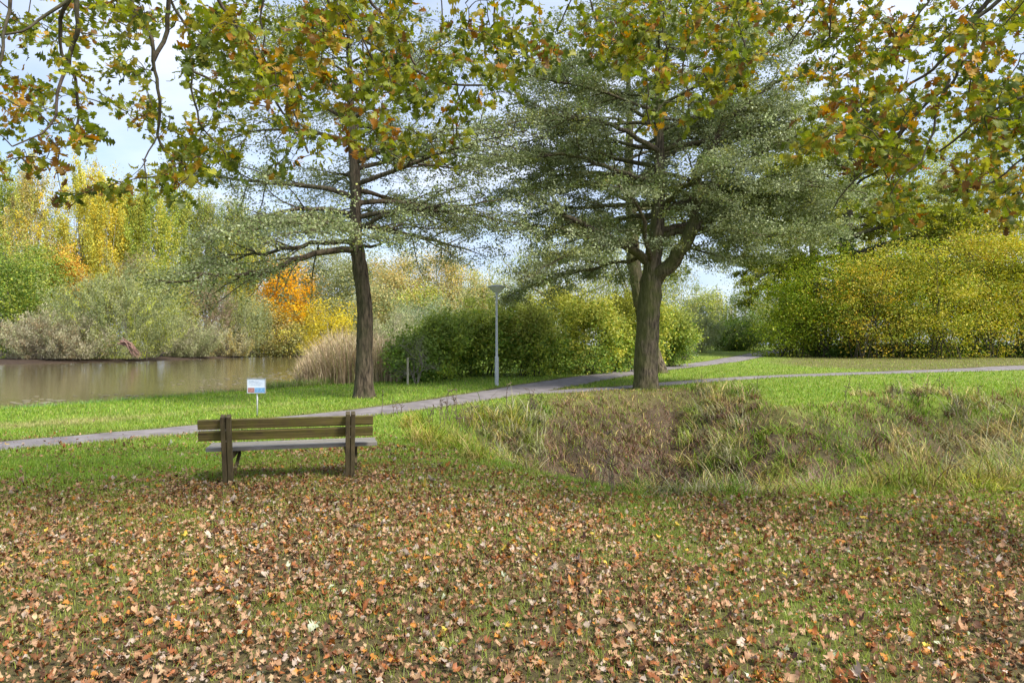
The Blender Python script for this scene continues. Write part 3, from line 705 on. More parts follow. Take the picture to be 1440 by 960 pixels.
# --- main right tree
b2 = gnd(909, 547); Y2 = b2[1]; print('tree2', b2)
def T2(px, py, dy=0): return at(px, py, Y2 + dy)
tr2 = np.array([b2 + [0, 0, -.2], T2(908, 510), T2(911, 450), T2(916, 400), T2(918, 370), T2(924, 320), T2(927, 270), T2(928, 210), T2(926, 150), T2(925, 90), T2(925, 20), T2(925, -40)])
lim2 = [
    (np.array([T2(915, 402), T2(935, 378, -.3), T2(958, 350, -.6), T2(974, 325, -.8), T2(981, 295, -.9), T2(977, 262, -.9), T2(984, 235, -1), T2(1002, 200, -1.2), T2(1030, 160, -1.5), T2(1075, 125, -1.8), T2(1130, 100, -2)]), .30, .04),
    (np.array([T2(980, 278, -.9), T2(1010, 262, -1), T2(1045, 235, -1.2), T2(1080, 205, -1.4), T2(1130, 185, -1.6)]), .12, .03),
    (np.array([T2(918, 372), T2(895, 352, -.3), T2(862, 335, -.6), T2(815, 315, -1), T2(780, 290, -1.4), T2(740, 270, -1.8)]), .19, .03),
    (np.array([T2(893, 350), T2(850, 338, .5), T2(800, 322, .9), T2(750, 315, 1.3), T2(700, 325, 1.6)]), .11, .02),
    (np.array([T2(917, 372), T2(909, 340, -1), T2(905, 300, -1.6), T2(890, 275, -2.2), T2(860, 255, -3)]), .10, .03),
    (np.array([T2(924, 325), T2(950, 322, .6), T2(985, 311, 1), T2(1040, 309, 1.2), T2(1085, 309, 1.3), T2(1140, 315, 1.5)]), .14, .02),
    (np.array([T2(924, 335), T2(975, 320, -.5), T2(1020, 318, -1), T2(1050, 330, -1.4), T2(1075, 335, -1.6), T2(1100, 330, -1.8), T2(1130, 318, -2), T2(1170, 332, -2.2)]), .12, .02),
    (np.array([T2(925, 345), T2(985, 350, 0), T2(1020, 362, .2), T2(1060, 360, .4)]), .05, .012),
    (np.array([T2(925, 300), T2(950, 290, .5), T2(980, 272, 1.2), T2(1030, 268, 1.8), T2(1090, 272, 2.4), T2(1150, 270, 2.8)]), .12, .02),
    (np.array([T2(927, 290), T2(960, 262, -1.6), T2(1000, 240, -2.8), T2(1050, 225, -3.6)]), .10, .02),
    (np.array([T2(927, 215), T2(885, 185, -.5), T2(840, 170, -1), T2(790, 160, -1.4), T2(730, 170, -1.8), T2(680, 182, -2)]), .10, .02),
    (np.array([T2(926, 260), T2(870, 240, -.5), T2(800, 215, -1), T2(730, 218, -1.2), T2(660, 235, -1.5)]), .10, .02),
    (np.array([T2(905, 360), T2(850, 372, 1.5), T2(800, 385, 2.4), T2(750, 400, 3), T2(710, 418, 3.4)]), .08, .015),
    (np.array([T2(895, 345), T2(860, 345, -1), T2(820, 352, -1.8), T2(780, 368, -2.5), T2(740, 390, -3)]), .08, .015),
    (np.array([T2(926, 225), T2(965, 205, .6), T2(1010, 190, 1.2), T2(1060, 150, 1.8), T2(1120, 130, 2.4)]), .09, .02),
    (np.array([T2(926, 180), T2(890, 150, .5), T2(860, 128, 1), T2(810, 110, 1.4), T2(740, 112, 1.8)]), .08, .015),
]
layered_tree('spreading_tree', 'big mossy forked tree with broad grey green crown, at the edge of the hollow', 'broad grey green trees on the lawn',
             tr2, np.array([.47, .43, .42, .40, .32, .25, .21, .17, .13, .09, .05, .03]), lim2, (36, 6.2, 14.6, lambda f: 7.6 * (1 - f) ** .55 + .8, 8, 42), 102, SILV, [.32, .25, .2, .13, .1],
             leaf=.085, perclump=64, mbark=M_BARK2, flare=.22)
# --- tree just behind it
b3 = gnd(929, 524); Y3 = b3[1]; print('tree3', b3)
def T3(px, py, dy=0): return at(px, py, Y3 + dy)
tr3 = np.array([b3 + [0, 0, -.2], T3(918, 490), T3(900, 430), T3(890, 360), T3(888, 300), T3(884, 240), T3(886, 180), T3(884, 120), T3(884, 60)])
layered_tree('spreading_tree', 'leaning tree half hidden behind the big forked tree beside the footpath', 'broad grey green trees on the lawn',
             tr3, np.array([.40, .33, .34, .36, .3, .24, .18, .12, .04]), [], (22, 6.5, 16.5, lambda f: 6.5 * (1 - f) ** .6 + .8, 8, 40), 103,
             [(.15, .19, .07), (.20, .23, .10), (.12, .15, .05), (.26, .26, .08)], leaf=.17, perclump=16, mbark=M_BARK2, mleaf=M_LEAF, flare=.3, sec_sp=.8)

# --- generic background trees
def crown(name, label, cat, group, px, hw, top, Y, palette, n, leaf, style='bush', seed=0, ry=None, zlow=None, ncl=None, stems=5, sbark=M_DEAD, srad=.05, wts=None, mleaf=M_LEAF, topcol=None, sig=None, trunkh=None, dep=1.0, gap=.0, z0=None):
    rng = np.random.default_rng(1000 + seed)
    bx = (px - 720) / F * Y; bz = h1(bx, Y) if z0 is None else z0
    if bz < WZ: bz = WZ
    base = np.array([bx, Y, bz]); rx = hw / F * Y; ryy = (ry or rx) * dep; zt = EYE - (top - HOR) / F * Y; Hh = zt - bz
    zl = bz + (zlow if zlow is not None else 0.0)
    hh = (zt - zl)
    ncl = ncl or max(40, n // 28); per = max(4, n // ncl)
    # clump centres in an uneven egg
    d = norm(rng.normal(size=(ncl, 3))); r = rng.uniform(.35, 1, ncl) ** .45
    az = np.arctan2(d[:, 1], d[:, 0]); lump = .62 + .70 * vnoise(az * 2.0 + 10, d[:, 2] * 3.0 + 5, seed + 3)
    q = d * (r * lump * (rng.uniform(.8, 1.18, ncl) if cat == 'shrub' else 1))[:, None]
    if style in ('bush', 'shrub'):
        cz = .42 if cat != 'shrub' else .58
        q[:, 2] = np.where(q[:, 2] < 0, q[:, 2] * cz, q[:, 2] * (1 - cz)) + cz
    elif style == 'poplar':
        q[:, 2] = (q[:, 2] + 1) / 2; wf = np.sin(np.clip(q[:, 2], .03, .99) * math.pi) ** .55 ; q[:, :2] *= (.45 + .7 * wf)[:, None]
    else:
        q[:, 2] = (q[:, 2] + 1) / 2
    C = np.stack([bx + q[:, 0] * rx, Y + q[:, 1] * ryy, zl + np.clip(q[:, 2], 0.01, 1.05) * hh], 1)
    if gap > 0:
        k = fbm(C[:, 0] * 3 / rx, C[:, 2] * 3 / rx, seed, 2) > gap; C = C[k]; q = q[k]; ncl = len(C)
    sg = sig or .085 * (rx + hh * .5)
    per = int(per * (3.2 if Y > 70 else 2.0)); leaf = leaf * (.95 if Y > 50 else .98)
    n = ncl * per; Cp = np.repeat(C, per, 0); sg = sg * np.repeat(rng.uniform(.5, 1.6, ncl), per)[:, None]
    if style == 'poplar':
        t_ = rng.uniform(-1, 1.2, (n, 1)); out_ = np.repeat(norm(np.concatenate([q[:, :2], q[:, 2:] * 0], 1)), per, 0)
        P = Cp + t_ * sg * 2.0 * (np.array([0, 0, 1.0]) + .16 * out_) + rng.normal(size=(n, 3)) * sg * .28
        bias, amt = (0, -.5, .2), .9
    elif style == 'willow':
        t_ = rng.uniform(-.3, 1.6, (n, 1)); P = Cp - t_ * sg * 2.2 * np.array([0, 0, 1.0]) + rng.normal(size=(n, 3)) * sg * np.array([.16, .16, .2])
        bias, amt = (0, -.3, .3), .9
    elif style == 'layer':
        P = Cp + rng.normal(size=(n, 3)) * sg * np.array([1.1, 1.1, .35]); bias, amt = (0, 0, .5), .8
    elif style == 'brush':
        dr = np.repeat(norm(np.stack([q[:, 0], q[:, 1], .9 + 0 * q[:, 0]], 1) + .4 * rng.normal(size=(ncl, 3))), per, 0)
        P = Cp + rng.uniform(-1, 1, (n, 1)) * dr * sg * 1.8 + rng.normal(size=(n, 3)) * sg * .2; bias, amt = (0, -.3, .3), .9
    else:
        P = Cp + rng.normal(size=(n, 3)) * sg * np.array([1, 1, .75]); bias, amt = (0, -.35, .55), .75
    if cat == 'shrub' or style == 'bush':      # protruding leafy shoots
        ns_ = int(ncl * .22); si = rng.choice(ncl, ns_); k_ = max(6, per // 3); od = norm(np.stack([q[si, 0], q[si, 1], np.maximum(q[si, 2], .15) * .9 + .35], 1) + .3 * rng.normal(size=(ns_, 3)))
        sl_ = rng.uniform(1.2, 2.6, (ns_, 1)) * (sig or .085 * (rx + hh * .5)); SP = np.repeat(C[si], k_, 0) + np.repeat(od * sl_, k_, 0) * rng.uniform(.2, 1.3, (ns_ * k_, 1)) + .13 * (sig or .085 * (rx + hh * .5)) * rng.normal(size=(ns_ * k_, 3))
        P = np.concatenate([P, SP]); shoot = (C[si], od * sl_)
    else: shoot = None; ns_ = 0; k_ = 1
    n = len(P)
    zf = bz + .03; P[:, 2] = np.where(P[:, 2] < zf, zf + rng.random(n) * .3, P[:, 2])
    Tt = None
    if style in ('willow',): Tt = np.array([0, 0, -1.0]) + .25 * rng.normal(size=(n, 3))
    if style in ('poplar', 'brush'): Tt = np.array([0, 0, 1.0]) + .45 * rng.normal(size=(n, 3))
    V, Q = leaf_quads(P, leaf, .6 if style not in ('willow', 'brush') else .32, bias, amt, rng, Tt)
    cl = tints(ncl, per, palette, rng, .13, wts)
    if shoot is not None: cl = np.concatenate([cl, tints(ns_, k_, palette, rng, .13, wts)])
    if Y > 60: cl = cl * 1.15  # paler far leaves: own pale colour plus distance haze put into the tint
    if topcol is not None:
        f = (ss(.35, .85, (P[:, 2] - zl) / hh + .25 * rng.normal(size=n)) * .8)[:, None]; cl = cl * (1 - f) + np.array(topcol) * (1 + .15 * rng.normal(size=(n, 1))) * f
    t = thing(name, base, label, cat, group)
    mesh_obj('crown' if cat == 'tree' else 'foliage', V - base, Q, mleaf, t, cols=np.clip(cl, .01, .9))
    tubes = []
    if shoot is not None and Y < 70:
        for a_, b_ in list(zip(*shoot))[:60]: tubes.append((np.array([a_ - b_ * .5, a_ + b_ * .4, a_ + b_ * 1.2]), np.array([.014, .009, .004]) * Y / 30, 3))
    if cat == 'tree':
        hT = trunkh or .75 * Hh; m = 9; u = np.linspace(0, 1, m)
        TP = base + np.stack([.04 * rx * np.sin(u * 5 + seed), .03 * rx * np.cos(u * 4), u * hT - .1], 1); TR = srad * (1.15 - u) + .01
        TR[0] *= 1.3; tubes.append((TP, TR, 8))
        for k in range(stems):
            f = rng.uniform(.18, .8); p = TP[int(f * (m - 1))]; tg = C[rng.integers(len(C))]
            mid = (p + tg) / 2 + np.array([0, 0, -.05 * hh]) ; tubes.append((np.array([p, p * .5 + mid * .5 + .03 * rx * rng.normal(size=3), mid, tg]), np.array([srad * .5, srad * .35, srad * .25, srad * .08]) + .004, 5))
        sn = 'trunk'
    else:
        for k in range(stems):
            p = base + np.array([rng.normal() * rx * .22, rng.normal() * ryy * .2, -.05]); tg = C[rng.integers(len(C))]
            mid = p * .5 + tg * .5 + np.array([0, 0, .1 * hh]); tubes.append((np.array([p, p * .5 + mid * .5, mid, tg]), np.array([srad, srad * .8, srad * .6, srad * .25]), 5))
        sn = 'stems'
    if tubes:
        v_, q_ = tube_arrays(tubes); mesh_obj(sn, v_ - base, q_, sbark, t, smooth=True)
    return t

YEL = [(.50, .46, .12), (.44, .42, .12), (.56, .44, .10), (.38, .40, .12)]
YGR = [(.34, .36, .09), (.26, .31, .08), (.42, .40, .11), (.20, .26, .08)]
GRN = [(.12, .19, .05), (.16, .23, .06), (.09, .15, .04), (.22, .27, .08)]
GGR = [(.24, .27, .14), (.30, .32, .17), (.19, .22, .11), (.36, .36, .20)]
BRN = [(.28, .22, .14), (.34, .27, .19), (.22, .18, .12), (.30, .26, .15)]
ORG = [(.72, .38, .07), (.78, .45, .09), (.62, .32, .06), (.66, .46, .10)]
OLI = [(.22, .23, .10), (.28, .28, .13), (.17, .19, .08), (.33, .31, .14)]
TAN = [(.44, .37, .19), (.38, .33, .17), (.48, .38, .15), (.34, .34, .16)]
DRK = [(.07, .12, .03), (.10, .16, .04), (.05, .09, .025), (.14, .19, .06)]
GRYB = [(.33, .30, .22), (.41, .38, .27), (.27, .26, .17), (.35, .36, .21)]

G1 = 'poplars behind the far bank of the pond'
pops = [(-45, 34, 225, 106, YGR, 'yellow green poplar farthest left, cut by the picture edge'), (8, 30, 240, 112, YGR, 'yellow green poplar behind the dark tree at the left end of the far bank'),
        (42, 30, 238, 104, YEL + TAN, 'amber and tan poplar left of the gap in the poplar row'),
        (112, 30, 232, 106, YEL, 'broad golden poplar right of the gap in the poplar row, pale stems below'),
        (150, 22, 240, 102, YEL + YEL[2:3], 'bright yellow orange poplar above the big grey willow bush'),
        (182, 24, 262, 110, YGR, 'thin dull green poplar just right of the bright yellow poplar'), (212, 26, 255, 105, YGR + YEL[:1], 'yellow green poplar behind the grey willow bush'),
        (248, 26, 268, 110, YGR, 'upright lime poplar left of the drooping limb of the slim tree'), (290, 30, 275, 112, YGR + OLI, 'olive yellow poplar seen over the drooping limb'),
        (335, 30, 285, 115, YEL + YGR, 'gold topped poplar partly behind the crown of the slim tree')]
for k, (px, hw, top, Y, pal, lab) in enumerate(pops):
    crown('poplar_tree', lab, 'tree', G1, px, hw, top, Y, pal, 9000, .26, 'poplar', 20 + k, zlow=5 + 1.5 * (k % 2), stems=14, sbark=M_PALE, srad=.22, sig=.85, ncl=220)
G2 = 'trees along the far bank of the pond'
crown('deciduous_tree', 'dark green tree at the left end of the far bank', 'tree', G2, 12, 44, 345, 82, GRN + YGR[:2] + OLI[:1], 9000, .24, 'bush', 31, zlow=.5, srad=.25)
crown('deciduous_tree', 'green and yellow tree between the dark tree and the orange round tree', 'tree', G2, 62, 36, 350, 90, YGR + GRN, 7000, .24, 'bush', 32, zlow=1, srad=.2)
crown('deciduous_tree', 'small rounded orange brown tree in front of the poplars', 'tree', G2, 96, 20, 352, 93, [(.55, .34, .10), (.48, .30, .10), (.6, .42, .12)], 4200, .24, 'bush', 33, zlow=6, srad=.15)
crown('deciduous_tree', 'dark shaded conifer like tree in the gap of the poplar row', 'tree', G2, 76, 22, 290, 122, OLI + GRN, 4200, .28, 'layer', 34, zlow=3, srad=.2)
crown('deciduous_tree', 'dark brown green tree filling the space below the golden poplar', 'tree', G2, 128, 26, 350, 112, BRN + DRK, 4000, .28, 'bush', 35, zlow=1, srad=.2)
crown('deciduous_tree', 'brown twiggy tree behind the right shoulder of the willow bush', 'tree', G2, 188, 30, 355, 100, BRN + OLI, 5000, .25, 'brush', 36, zlow=1, srad=.2)
crown('deciduous_tree', 'light yellow green tree right of the willow bush', 'tree', G2, 218, 28, 368, 95, YGR + GGR, 6000, .24, 'bush', 37, zlow=.5, srad=.2)
crown('willow_bush', 'huge rounded grey green willow bush at the water on the far bank', 'bush', None, 165, 84, 388, 82, GGR + YGR[:1], 17000, .24, 'brush', 38, stems=16, ry=6, sig=.8, ncl=650)
crown('brushwood', 'tangled grey brown bare brush overhanging the water at the far left', 'brush', None, 70, 72, 448, 77, GRYB + BRN[:1], 11000, .22, 'brush', 39, stems=45, srad=.04, ry=3.5, sig=.7)
crown('brushwood', 'pale grey brush at the waterline right of the willow bush', 'brush', None, 262, 42, 458, 97, GRYB + GGR, 8000, .24, 'brush', 40, stems=30, srad=.04, ry=4, sig=.8)
crown('brushwood', 'low straw coloured brush at the waterline below the pale willow', 'brush', None, 322, 36, 468, 108, GRYB + TAN, 5000, .26, 'brush', 41, stems=20, srad=.04, ry=4, sig=.8)
crown('deciduous_tree', 'purplish brown bare looking tree behind the waterline brush', 'tree', G2, 288, 40, 400, 108, [(.30, .23, .17), (.25, .20, .15), (.34, .27, .2)] + OLI[:1], 7500, .25, 'brush', 42, zlow=.5, srad=.2)
crown('deciduous_tree', 'tan and yellow tree under the drooping limb of the slim tree', 'tree', G2, 250, 24, 410, 104, TAN + YGR, 4200, .25, 'bush', 43, zlow=.5, srad=.2)
crown('willow_tree', 'small pale willow with a light trunk leaning over the water', 'tree', G2, 345, 44, 412, 112, GGR + YGR[:1] + GGR, 8000, .26, 'willow', 44, zlow=4, srad=.3, sbark=M_PALE, sig=1.1)
crown('deciduous_tree', 'bright orange tree across the pond, left of the slim trunk', 'tree', G2, 405, 34, 366, 118, ORG, 8000, .27, 'bush', 45, zlow=4, srad=.25, gap=.33)
crown('deciduous_tree', 'mottled yellow brown tree below the bright orange tree', 'tree', G2, 395, 42, 430, 116, TAN + OLI + YEL[:1], 6500, .27, 'bush', 46, srad=.2)
crown('deciduous_tree', 'dull olive tall tree behind the bright orange tree', 'tree', G2, 362, 48, 320, 128, OLI + YGR[:1], 7000, .30, 'bush', 47, zlow=3, srad=.3)
crown('deciduous_tree', 'tall grey olive tree directly left of the slim trunk', 'tree', G2, 450, 46, 338, 125, OLI + GGR, 8500, .3, 'bush', 48, zlow=2, srad=.3)
crown('deciduous_tree', 'grey green tree behind the slim trunk', 'tree', G2, 508, 42, 352, 118, OLI + GGR, 8000, .3, 'bush', 49, zlow=1, srad=.3)
crown('deciduous_tree', 'small golden yellow tree behind the tan reeds', 'tree', None, 462, 36, 425, 52, [(.58, .46, .08), (.50, .44, .10), (.40, .36, .12), (.62, .48, .10)], 6500, .14, 'bush', 50, zlow=.5, srad=.1, gap=.32, sig=.3, ncl=330)
crown('sedge_bank', 'low grey green sedge clump at the far end of the pond', 'bush', None, 402, 40, 478, 124, GGR + GRYB, 4200, .28, 'brush', 51, stems=4, ry=3, sig=.8)
crown('brushwood', 'brown bramble tangle behind the slim trunk, right of the reeds', 'brush', None, 535, 44, 478, 36, BRN + GRYB + [(.4, .3, .24)], 5200, .10, 'brush', 52, stems=60, srad=.014, ry=1.6, sig=.3)
# birch wood in the middle
G3 = 'birch wood behind the hedge'
bir = [(548, 30, 372, 88, TAN + OLI[:2] + [(.5, .34, .14)], 'orange tinged birch just right of the slim trunk'), (575, 34, 350, 94, TAN + OLI, 'tall tan birch with a clear white trunk'), (614, 36, 345, 90, TAN + OLI[:2] + [(.5, .36, .15)], 'tallest rusty gold birch in the birch wood'),
       (650, 34, 358, 92, TAN + YGR[:1], 'sandy coloured birch between the tallest birch and the thin bare tree'), (672, 22, 400, 84, TAN + GGR, 'pinkish tan low birch left of the street lamp'), (530, 26, 400, 80, TAN + GGR, 'pale mixed birch beside the slim trunk'), (596, 28, 410, 78, YGR + TAN, 'short yellow orange birch in front of the wood')]
for k, (px, hw, top, Y, pal, lab) in enumerate(bir):
    crown('birch_tree', lab, 'tree', G3, px, hw, top, Y, pal, 6500, .22, 'tuft', 60 + k, zlow=1.5, gap=.36, sbark=M_PALE, srad=.16, sig=.75, trunkh=(EYE - (top - HOR) / F * Y) * .85, ncl=210)
crown('deciduous_tree', 'sparse thin grey tree showing sky, behind the street lamp', 'tree', None, 693, 20, 368, 112, OLI + GGR, 1500, .24, 'bush', 68, zlow=2, srad=.18, stems=14, gap=.35)
crown('willow_bush', 'hazy blue green bush low in front of the birches', 'bush', None, 600, 48, 425, 68, [(.20, .25, .16), (.27, .30, .19), (.24, .26, .14)], 7500, .19, 'brush', 69, ry=4, sig=.7)
crown('willow_bush', 'grey brown shrub between reeds and hedge', 'bush', None, 558, 34, 440, 62, GRYB + GGR, 5000, .17, 'brush', 70, ry=3, sig=.6)
# weeping willows
crown('weeping_willow', 'pale weeping willow behind the hedge, left of the big forked tree', 'tree', 'weeping willows behind the hedge', 775, 88, 325, 66, YGR[:3] + GGR, 15000, .2, 'willow', 71, zlow=3.2, srad=.35, sig=1.15, ncl=420)
crown('weeping_willow', 'weeping willow with long trailing strands, right of the big forked trunk', 'tree', 'weeping willows behind the hedge', 905, 66, 322, 62, YGR + OLI, 12000, .18, 'willow', 72, zlow=4.6, srad=.35, sig=1.25, ncl=260)
# hedge in the middle
G4 = 'shrubs of the hedge by the footpath'
TOPY = (.46, .43, .08)
hed = [(583, 28, 484, 30, GRN, (.2, .26, .06), 'low dark green shrub at the left end of the hedge by the thin stake'), (618, 38, 450, 31.5, GRN + YGR[:2], (.26, .31, .07), 'rounded green shrub second from the left end of the hedge'),
       (658, 32, 446, 34, GRN + YGR[:1], (.30, .33, .08), 'green shrub just left of the street lamp'), (694, 46, 420, 33.5, GRN + YGR[:2], (.34, .36, .08), 'green shrub directly behind the street lamp'),
       (742, 36, 436, 33.5, GRN + YGR[:2], (.38, .38, .09), 'lower yellow flecked shrub right of the street lamp'), (776, 42, 404, 37.5, YGR + GRN[:2], TOPY, 'tall yellow topped shrub midway between lamp and forked tree'),
       (826, 46, 410, 35.5, YGR + GRN[:2], TOPY, 'broad yellow topped shrub left of the forked tree'), (868, 34, 424, 37.5, GRN + YGR[:2], TOPY, 'shrub touching the left side of the forked trunk'),
       (905, 38, 402, 42, YGR + GRN[:2], TOPY, 'yellow green shrub hidden behind the forked trunk'), (942, 30, 440, 44, GRN + YGR[:2], (.3, .32, .07), 'green shrub at the right end of the hedge')]
for k, (px, hw, top, Y, pal, tc_, lab) in enumerate(hed):
    crown('hedge_shrub', lab, 'shrub', G4, px, hw, top, Y, [tuple(c * (1.6 if k < 4 else 1.35) for c in p_) for p_ in pal], 8500, .14, 'bush', 180 + k, topcol=tc_, stems=9, srad=.03, sbark=M_TWIG, sig=.27, ncl=230, gap=.42, ry=1.5)
# distance, right of centre
G5 = 'small trees where the footpath disappears'
crown('deciduous_tree', 'pale yellow green birch like tree left of the far gap', 'tree', G5, 985, 30, 402, 105, YGR + GGR, 5000, .25, 'bush', 90, zlow=1, srad=.2, gap=.3)
crown('deciduous_tree', 'darker green far tree with sparse top', 'tree', G5, 1048, 26, 396, 112, GRN + GGR, 4200, .25, 'bush', 91, zlow=1, srad=.2, gap=.3)
crown('deciduous_tree', 'pale yellow tree between the two small far trees', 'tree', G5, 1016, 24, 412, 118, YGR + TAN, 4200, .27, 'willow', 92, zlow=1, srad=.2)
crown('deciduous_tree', 'light far tree close to the hedge of yellow hazels', 'tree', G5, 1084, 24, 425, 118, GGR + YGR, 3600, .27, 'bush', 93, zlow=1, srad=.2)
crown('willow_bush', 'rounded dark green bush beside the far bend of the footpath', 'bush', None, 1035, 44, 453, 82, GRN + GGR[:2] + DRK[:1], 8500, .17, 'bush', 94, ry=3, sig=.42, ncl=320)
crown('willow_bush', 'silvery grey bush right of the hedge end', 'bush', None, 980, 30, 440, 72, GGR + [(.32, .36, .25)], 6500, .17, 'brush', 95, ry=2.5, sig=.5)
crown('willow_bush', 'small pale bush at the foot of the hedge end', 'bush', None, 962, 20, 470, 54, GGR + [(.36, .38, .28)], 3000, .12, 'brush', 96, ry=1.5, sig=.3)
crown('deciduous_tree', 'thin autumn tree beyond the far street lamp', 'tree', G5, 1120, 34, 420, 140, TAN + GGR, 4500, .3, 'bush', 97, zlow=3, srad=.2)
# right-hand hazels
G6 = 'yellow hazels at the right behind the lawn'
HZ = [(.28, .32, .07), (.37, .37, .09), (.20, .26, .06), (.47, .42, .12)]; HY = [(.50, .44, .11), (.42, .41, .10), (.56, .44, .13), (.33, .36, .08)]; HG = [(.20, .27, .045), (.27, .32, .06), (.15, .21, .04), (.36, .36, .08)]
haz = [(1108, 42, 370, 61, HG, 'green hazel at the left end of the hazels, beside the footpath'), (1158, 54, 335, 60, HG + HZ[:1], 'green hazel just left of the ivy clad trunk'), (1218, 50, 350, 57, HZ + [(.55, .40, .10)], 'hazel with amber patch around the ivy clad trunk'),
       (1270, 50, 330, 58, HZ, 'yellow green hazel first to the right of the ivy clad trunk'), (1322, 48, 345, 56, HZ + HY[:1], 'yellow green hazel second to the right of the ivy clad trunk'), (1382, 54, 305, 58, HY + HZ[:2], 'golden hazel near the right edge of the picture'),
       (1436, 50, 308, 58, HY, 'pinkish gold hazel cut by the right edge of the picture'), (1500, 52, 300, 58, HY, 'golden hazel outside the right edge')]
for k, (px, hw, top, Y, pal, lab) in enumerate(haz):
    crown('hazel_bush', lab, 'shrub', G6, px, hw, top, Y, pal, 9500, .18, 'layer', 110 + k, stems=16, srad=.055, sbark=M_TWIG, sig=.8, ncl=230, gap=.44, zlow=.25 if k else .0, ry=3)
crown('undergrowth', 'dark green ivy and undergrowth below the hazels', 'undergrowth', None, 1290, 190, 486, 61, DRK + GRN[:2], 14000, .16, 'bush', 120, ry=3.0, stems=0, sig=.35, ncl=600)
for k, (px, top, lab) in enumerate([(1150, 415, 'dark shrub added to block light behind the green hazels'), (1260, 380, 'dark shrub added to block light behind the ivy clad trunk'), (1370, 370, 'dark shrub added to block light behind the golden hazel'), (1470, 360, 'dark shrub added to block light beyond the right edge')]):
    crown('shrub', lab, 'shrub', 'dark shrubs added behind the hazels to block light', px, 62, top, 68, GRN + HG, 9000, .2, 'bush', 121 + k, stems=6, srad=.06, sbark=M_TWIG, ry=3, sig=.55)  # added backing row, blocks light coming through the hazel gaps
# big tree with ivy trunk on the right
b4 = gnd(1202, 502); Y4 = 64.0
def T4(px, py, dy=0): return at(px, py, Y4 + dy)
bb = T4(1200, 500); bb[2] = h1(bb[0], bb[1])
tr4 = np.array([bb + [0, 0, -.2], T4(1202, 470), T4(1198, 430), T4(1194, 380), T4(1190, 330), T4(1195, 270), T4(1200, 210), T4(1205, 150), T4(1208, 100)])
OL2 = [(.24, .28, .07), (.31, .33, .08), (.18, .22, .05), (.38, .36, .09), (.30, .32, .13)]
layered_tree('spreading_tree', 'large olive green tree with dark ivy clad trunk rising above the hazels', 'tall trees at the right', tr4, np.array([.75, .62, .6, .58, .5, .42, .32, .2, .08]),
             [(np.array([T4(1192, 395), T4(1150, 385, -1), T4(1110, 378, -2), T4(1070, 385, -2.5), T4(1040, 400, -3)]), .25, .04),
              (np.array([T4(1190, 350), T4(1140, 330, -1), T4(1080, 325, -2), T4(1030, 340, -3), T4(1005, 360, -3)]), .28, .04)],
             (44, 6.0, 24, lambda f: 12.5 * (1 - f) ** .5 + 1.5, 4, 45), 104, OL2, leaf=.19, perclump=44, mbark=M_TWIG, mleaf=M_LEAF, sec_sp=.95, sec_len=.4, flat=.12)
tr5 = np.array([T4(1360, 495, 8), T4(1362, 420, 8), T4(1358, 330, 8), T4(1362, 260, 8), T4(1360, 210, 8)]); tr5[0, 2] = h1(tr5[0, 0], tr5[0, 1]) - .2
layered_tree('spreading_tree', 'pale yellow olive tree behind the golden hazels', 'tall trees at the right', tr5, np.array([.5, .42, .32, .2, .06]), [], (30, 6, 19, lambda f: 9.5 * (1 - f) ** .5 + 1.5, 6, 45), 105,
             [(.34, .34, .14), (.28, .30, .12), (.40, .38, .18), (.24, .26, .10)], leaf=.22, perclump=40, mbark=M_TWIG, mleaf=M_LEAF, sec_sp=1.2, flat=.12)
crown('deciduous_tree', 'olive tree behind the hazels, left of the ivy clad trunk', 'tree', 'tall trees at the right', 1140, 100, 170, 80, OL2, 14000, .24, 'layer', 130, zlow=4, srad=.4, stems=12, sig=1.2, ncl=420)
crown('deciduous_tree', 'yellow olive tree behind the hazels, right of the ivy clad trunk', 'tree', 'tall trees at the right', 1320, 120, 190, 82, OL2 + YGR, 14000, .24, 'layer', 131, zlow=4, srad=.4, stems=12, sig=1.2, ncl=420)
# ivy sleeve on the trunk
rng = np.random.default_rng(5); n = 5200
zc = rng.uniform(.1, 11.5, n); an = rng.uniform(0, 6.28, n); rr = .72 - .02 * zc + .18 * rng.random(n) + .5 * np.exp(-((zc - 8) / 1.2) ** 2) * rng.random(n)
cx = np.interp(zc + bb[2], tr4[:, 2], tr4[:, 0]); P = np.stack([cx + rr * np.cos(an), Y4 + rr * np.sin(an), zc + bb[2]], 1)
V, Q = leaf_quads(P, .16, .8, (0, -.2, .2), 1, rng)
o = mesh_obj('ivy', V, Q, M_LEAF, cols=tints(n, 1, DRK, rng, .2), loc=(bb[0], bb[1], bb[2])); tag(o, 'dark ivy sleeve climbing the large trunk among the hazels', 'ivy')

# far woodland
def woodland():
    rng = np.random.default_rng(77); ncl = 2600; per = 16
    a = rng.uniform(-.95, 1.1, ncl); Y = rng.uniform(150, 185, ncl); x = a * Y; hmax = 8 + 6 * vnoise(x * .06, Y * 0 + 3, 9) - 4.5 * np.exp(-((x / Y - .36) / .07) ** 2) - 3 * np.exp(-((x / Y - .28) / .05) ** 2)
    C = np.stack([x, Y, rng.random(ncl) ** .8 * hmax + .5], 1); P = np.repeat(C, per, 0) + rng.normal(size=(ncl * per, 3)) * np.array([1.3, 1.3, .9])
    V, Q = leaf_quads(P, .5, .7, (0, -.4, .5), .8, rng)
    o = mesh_obj('distant_woodland', V, Q, M_LEAF, cols=tints(ncl, per, OLI + GGR + TAN[:2] + YGR[:1], rng, .12)); tag(o, 'distant olive woodland closing the park behind everything', 'woodland', kind='stuff')
woodland()

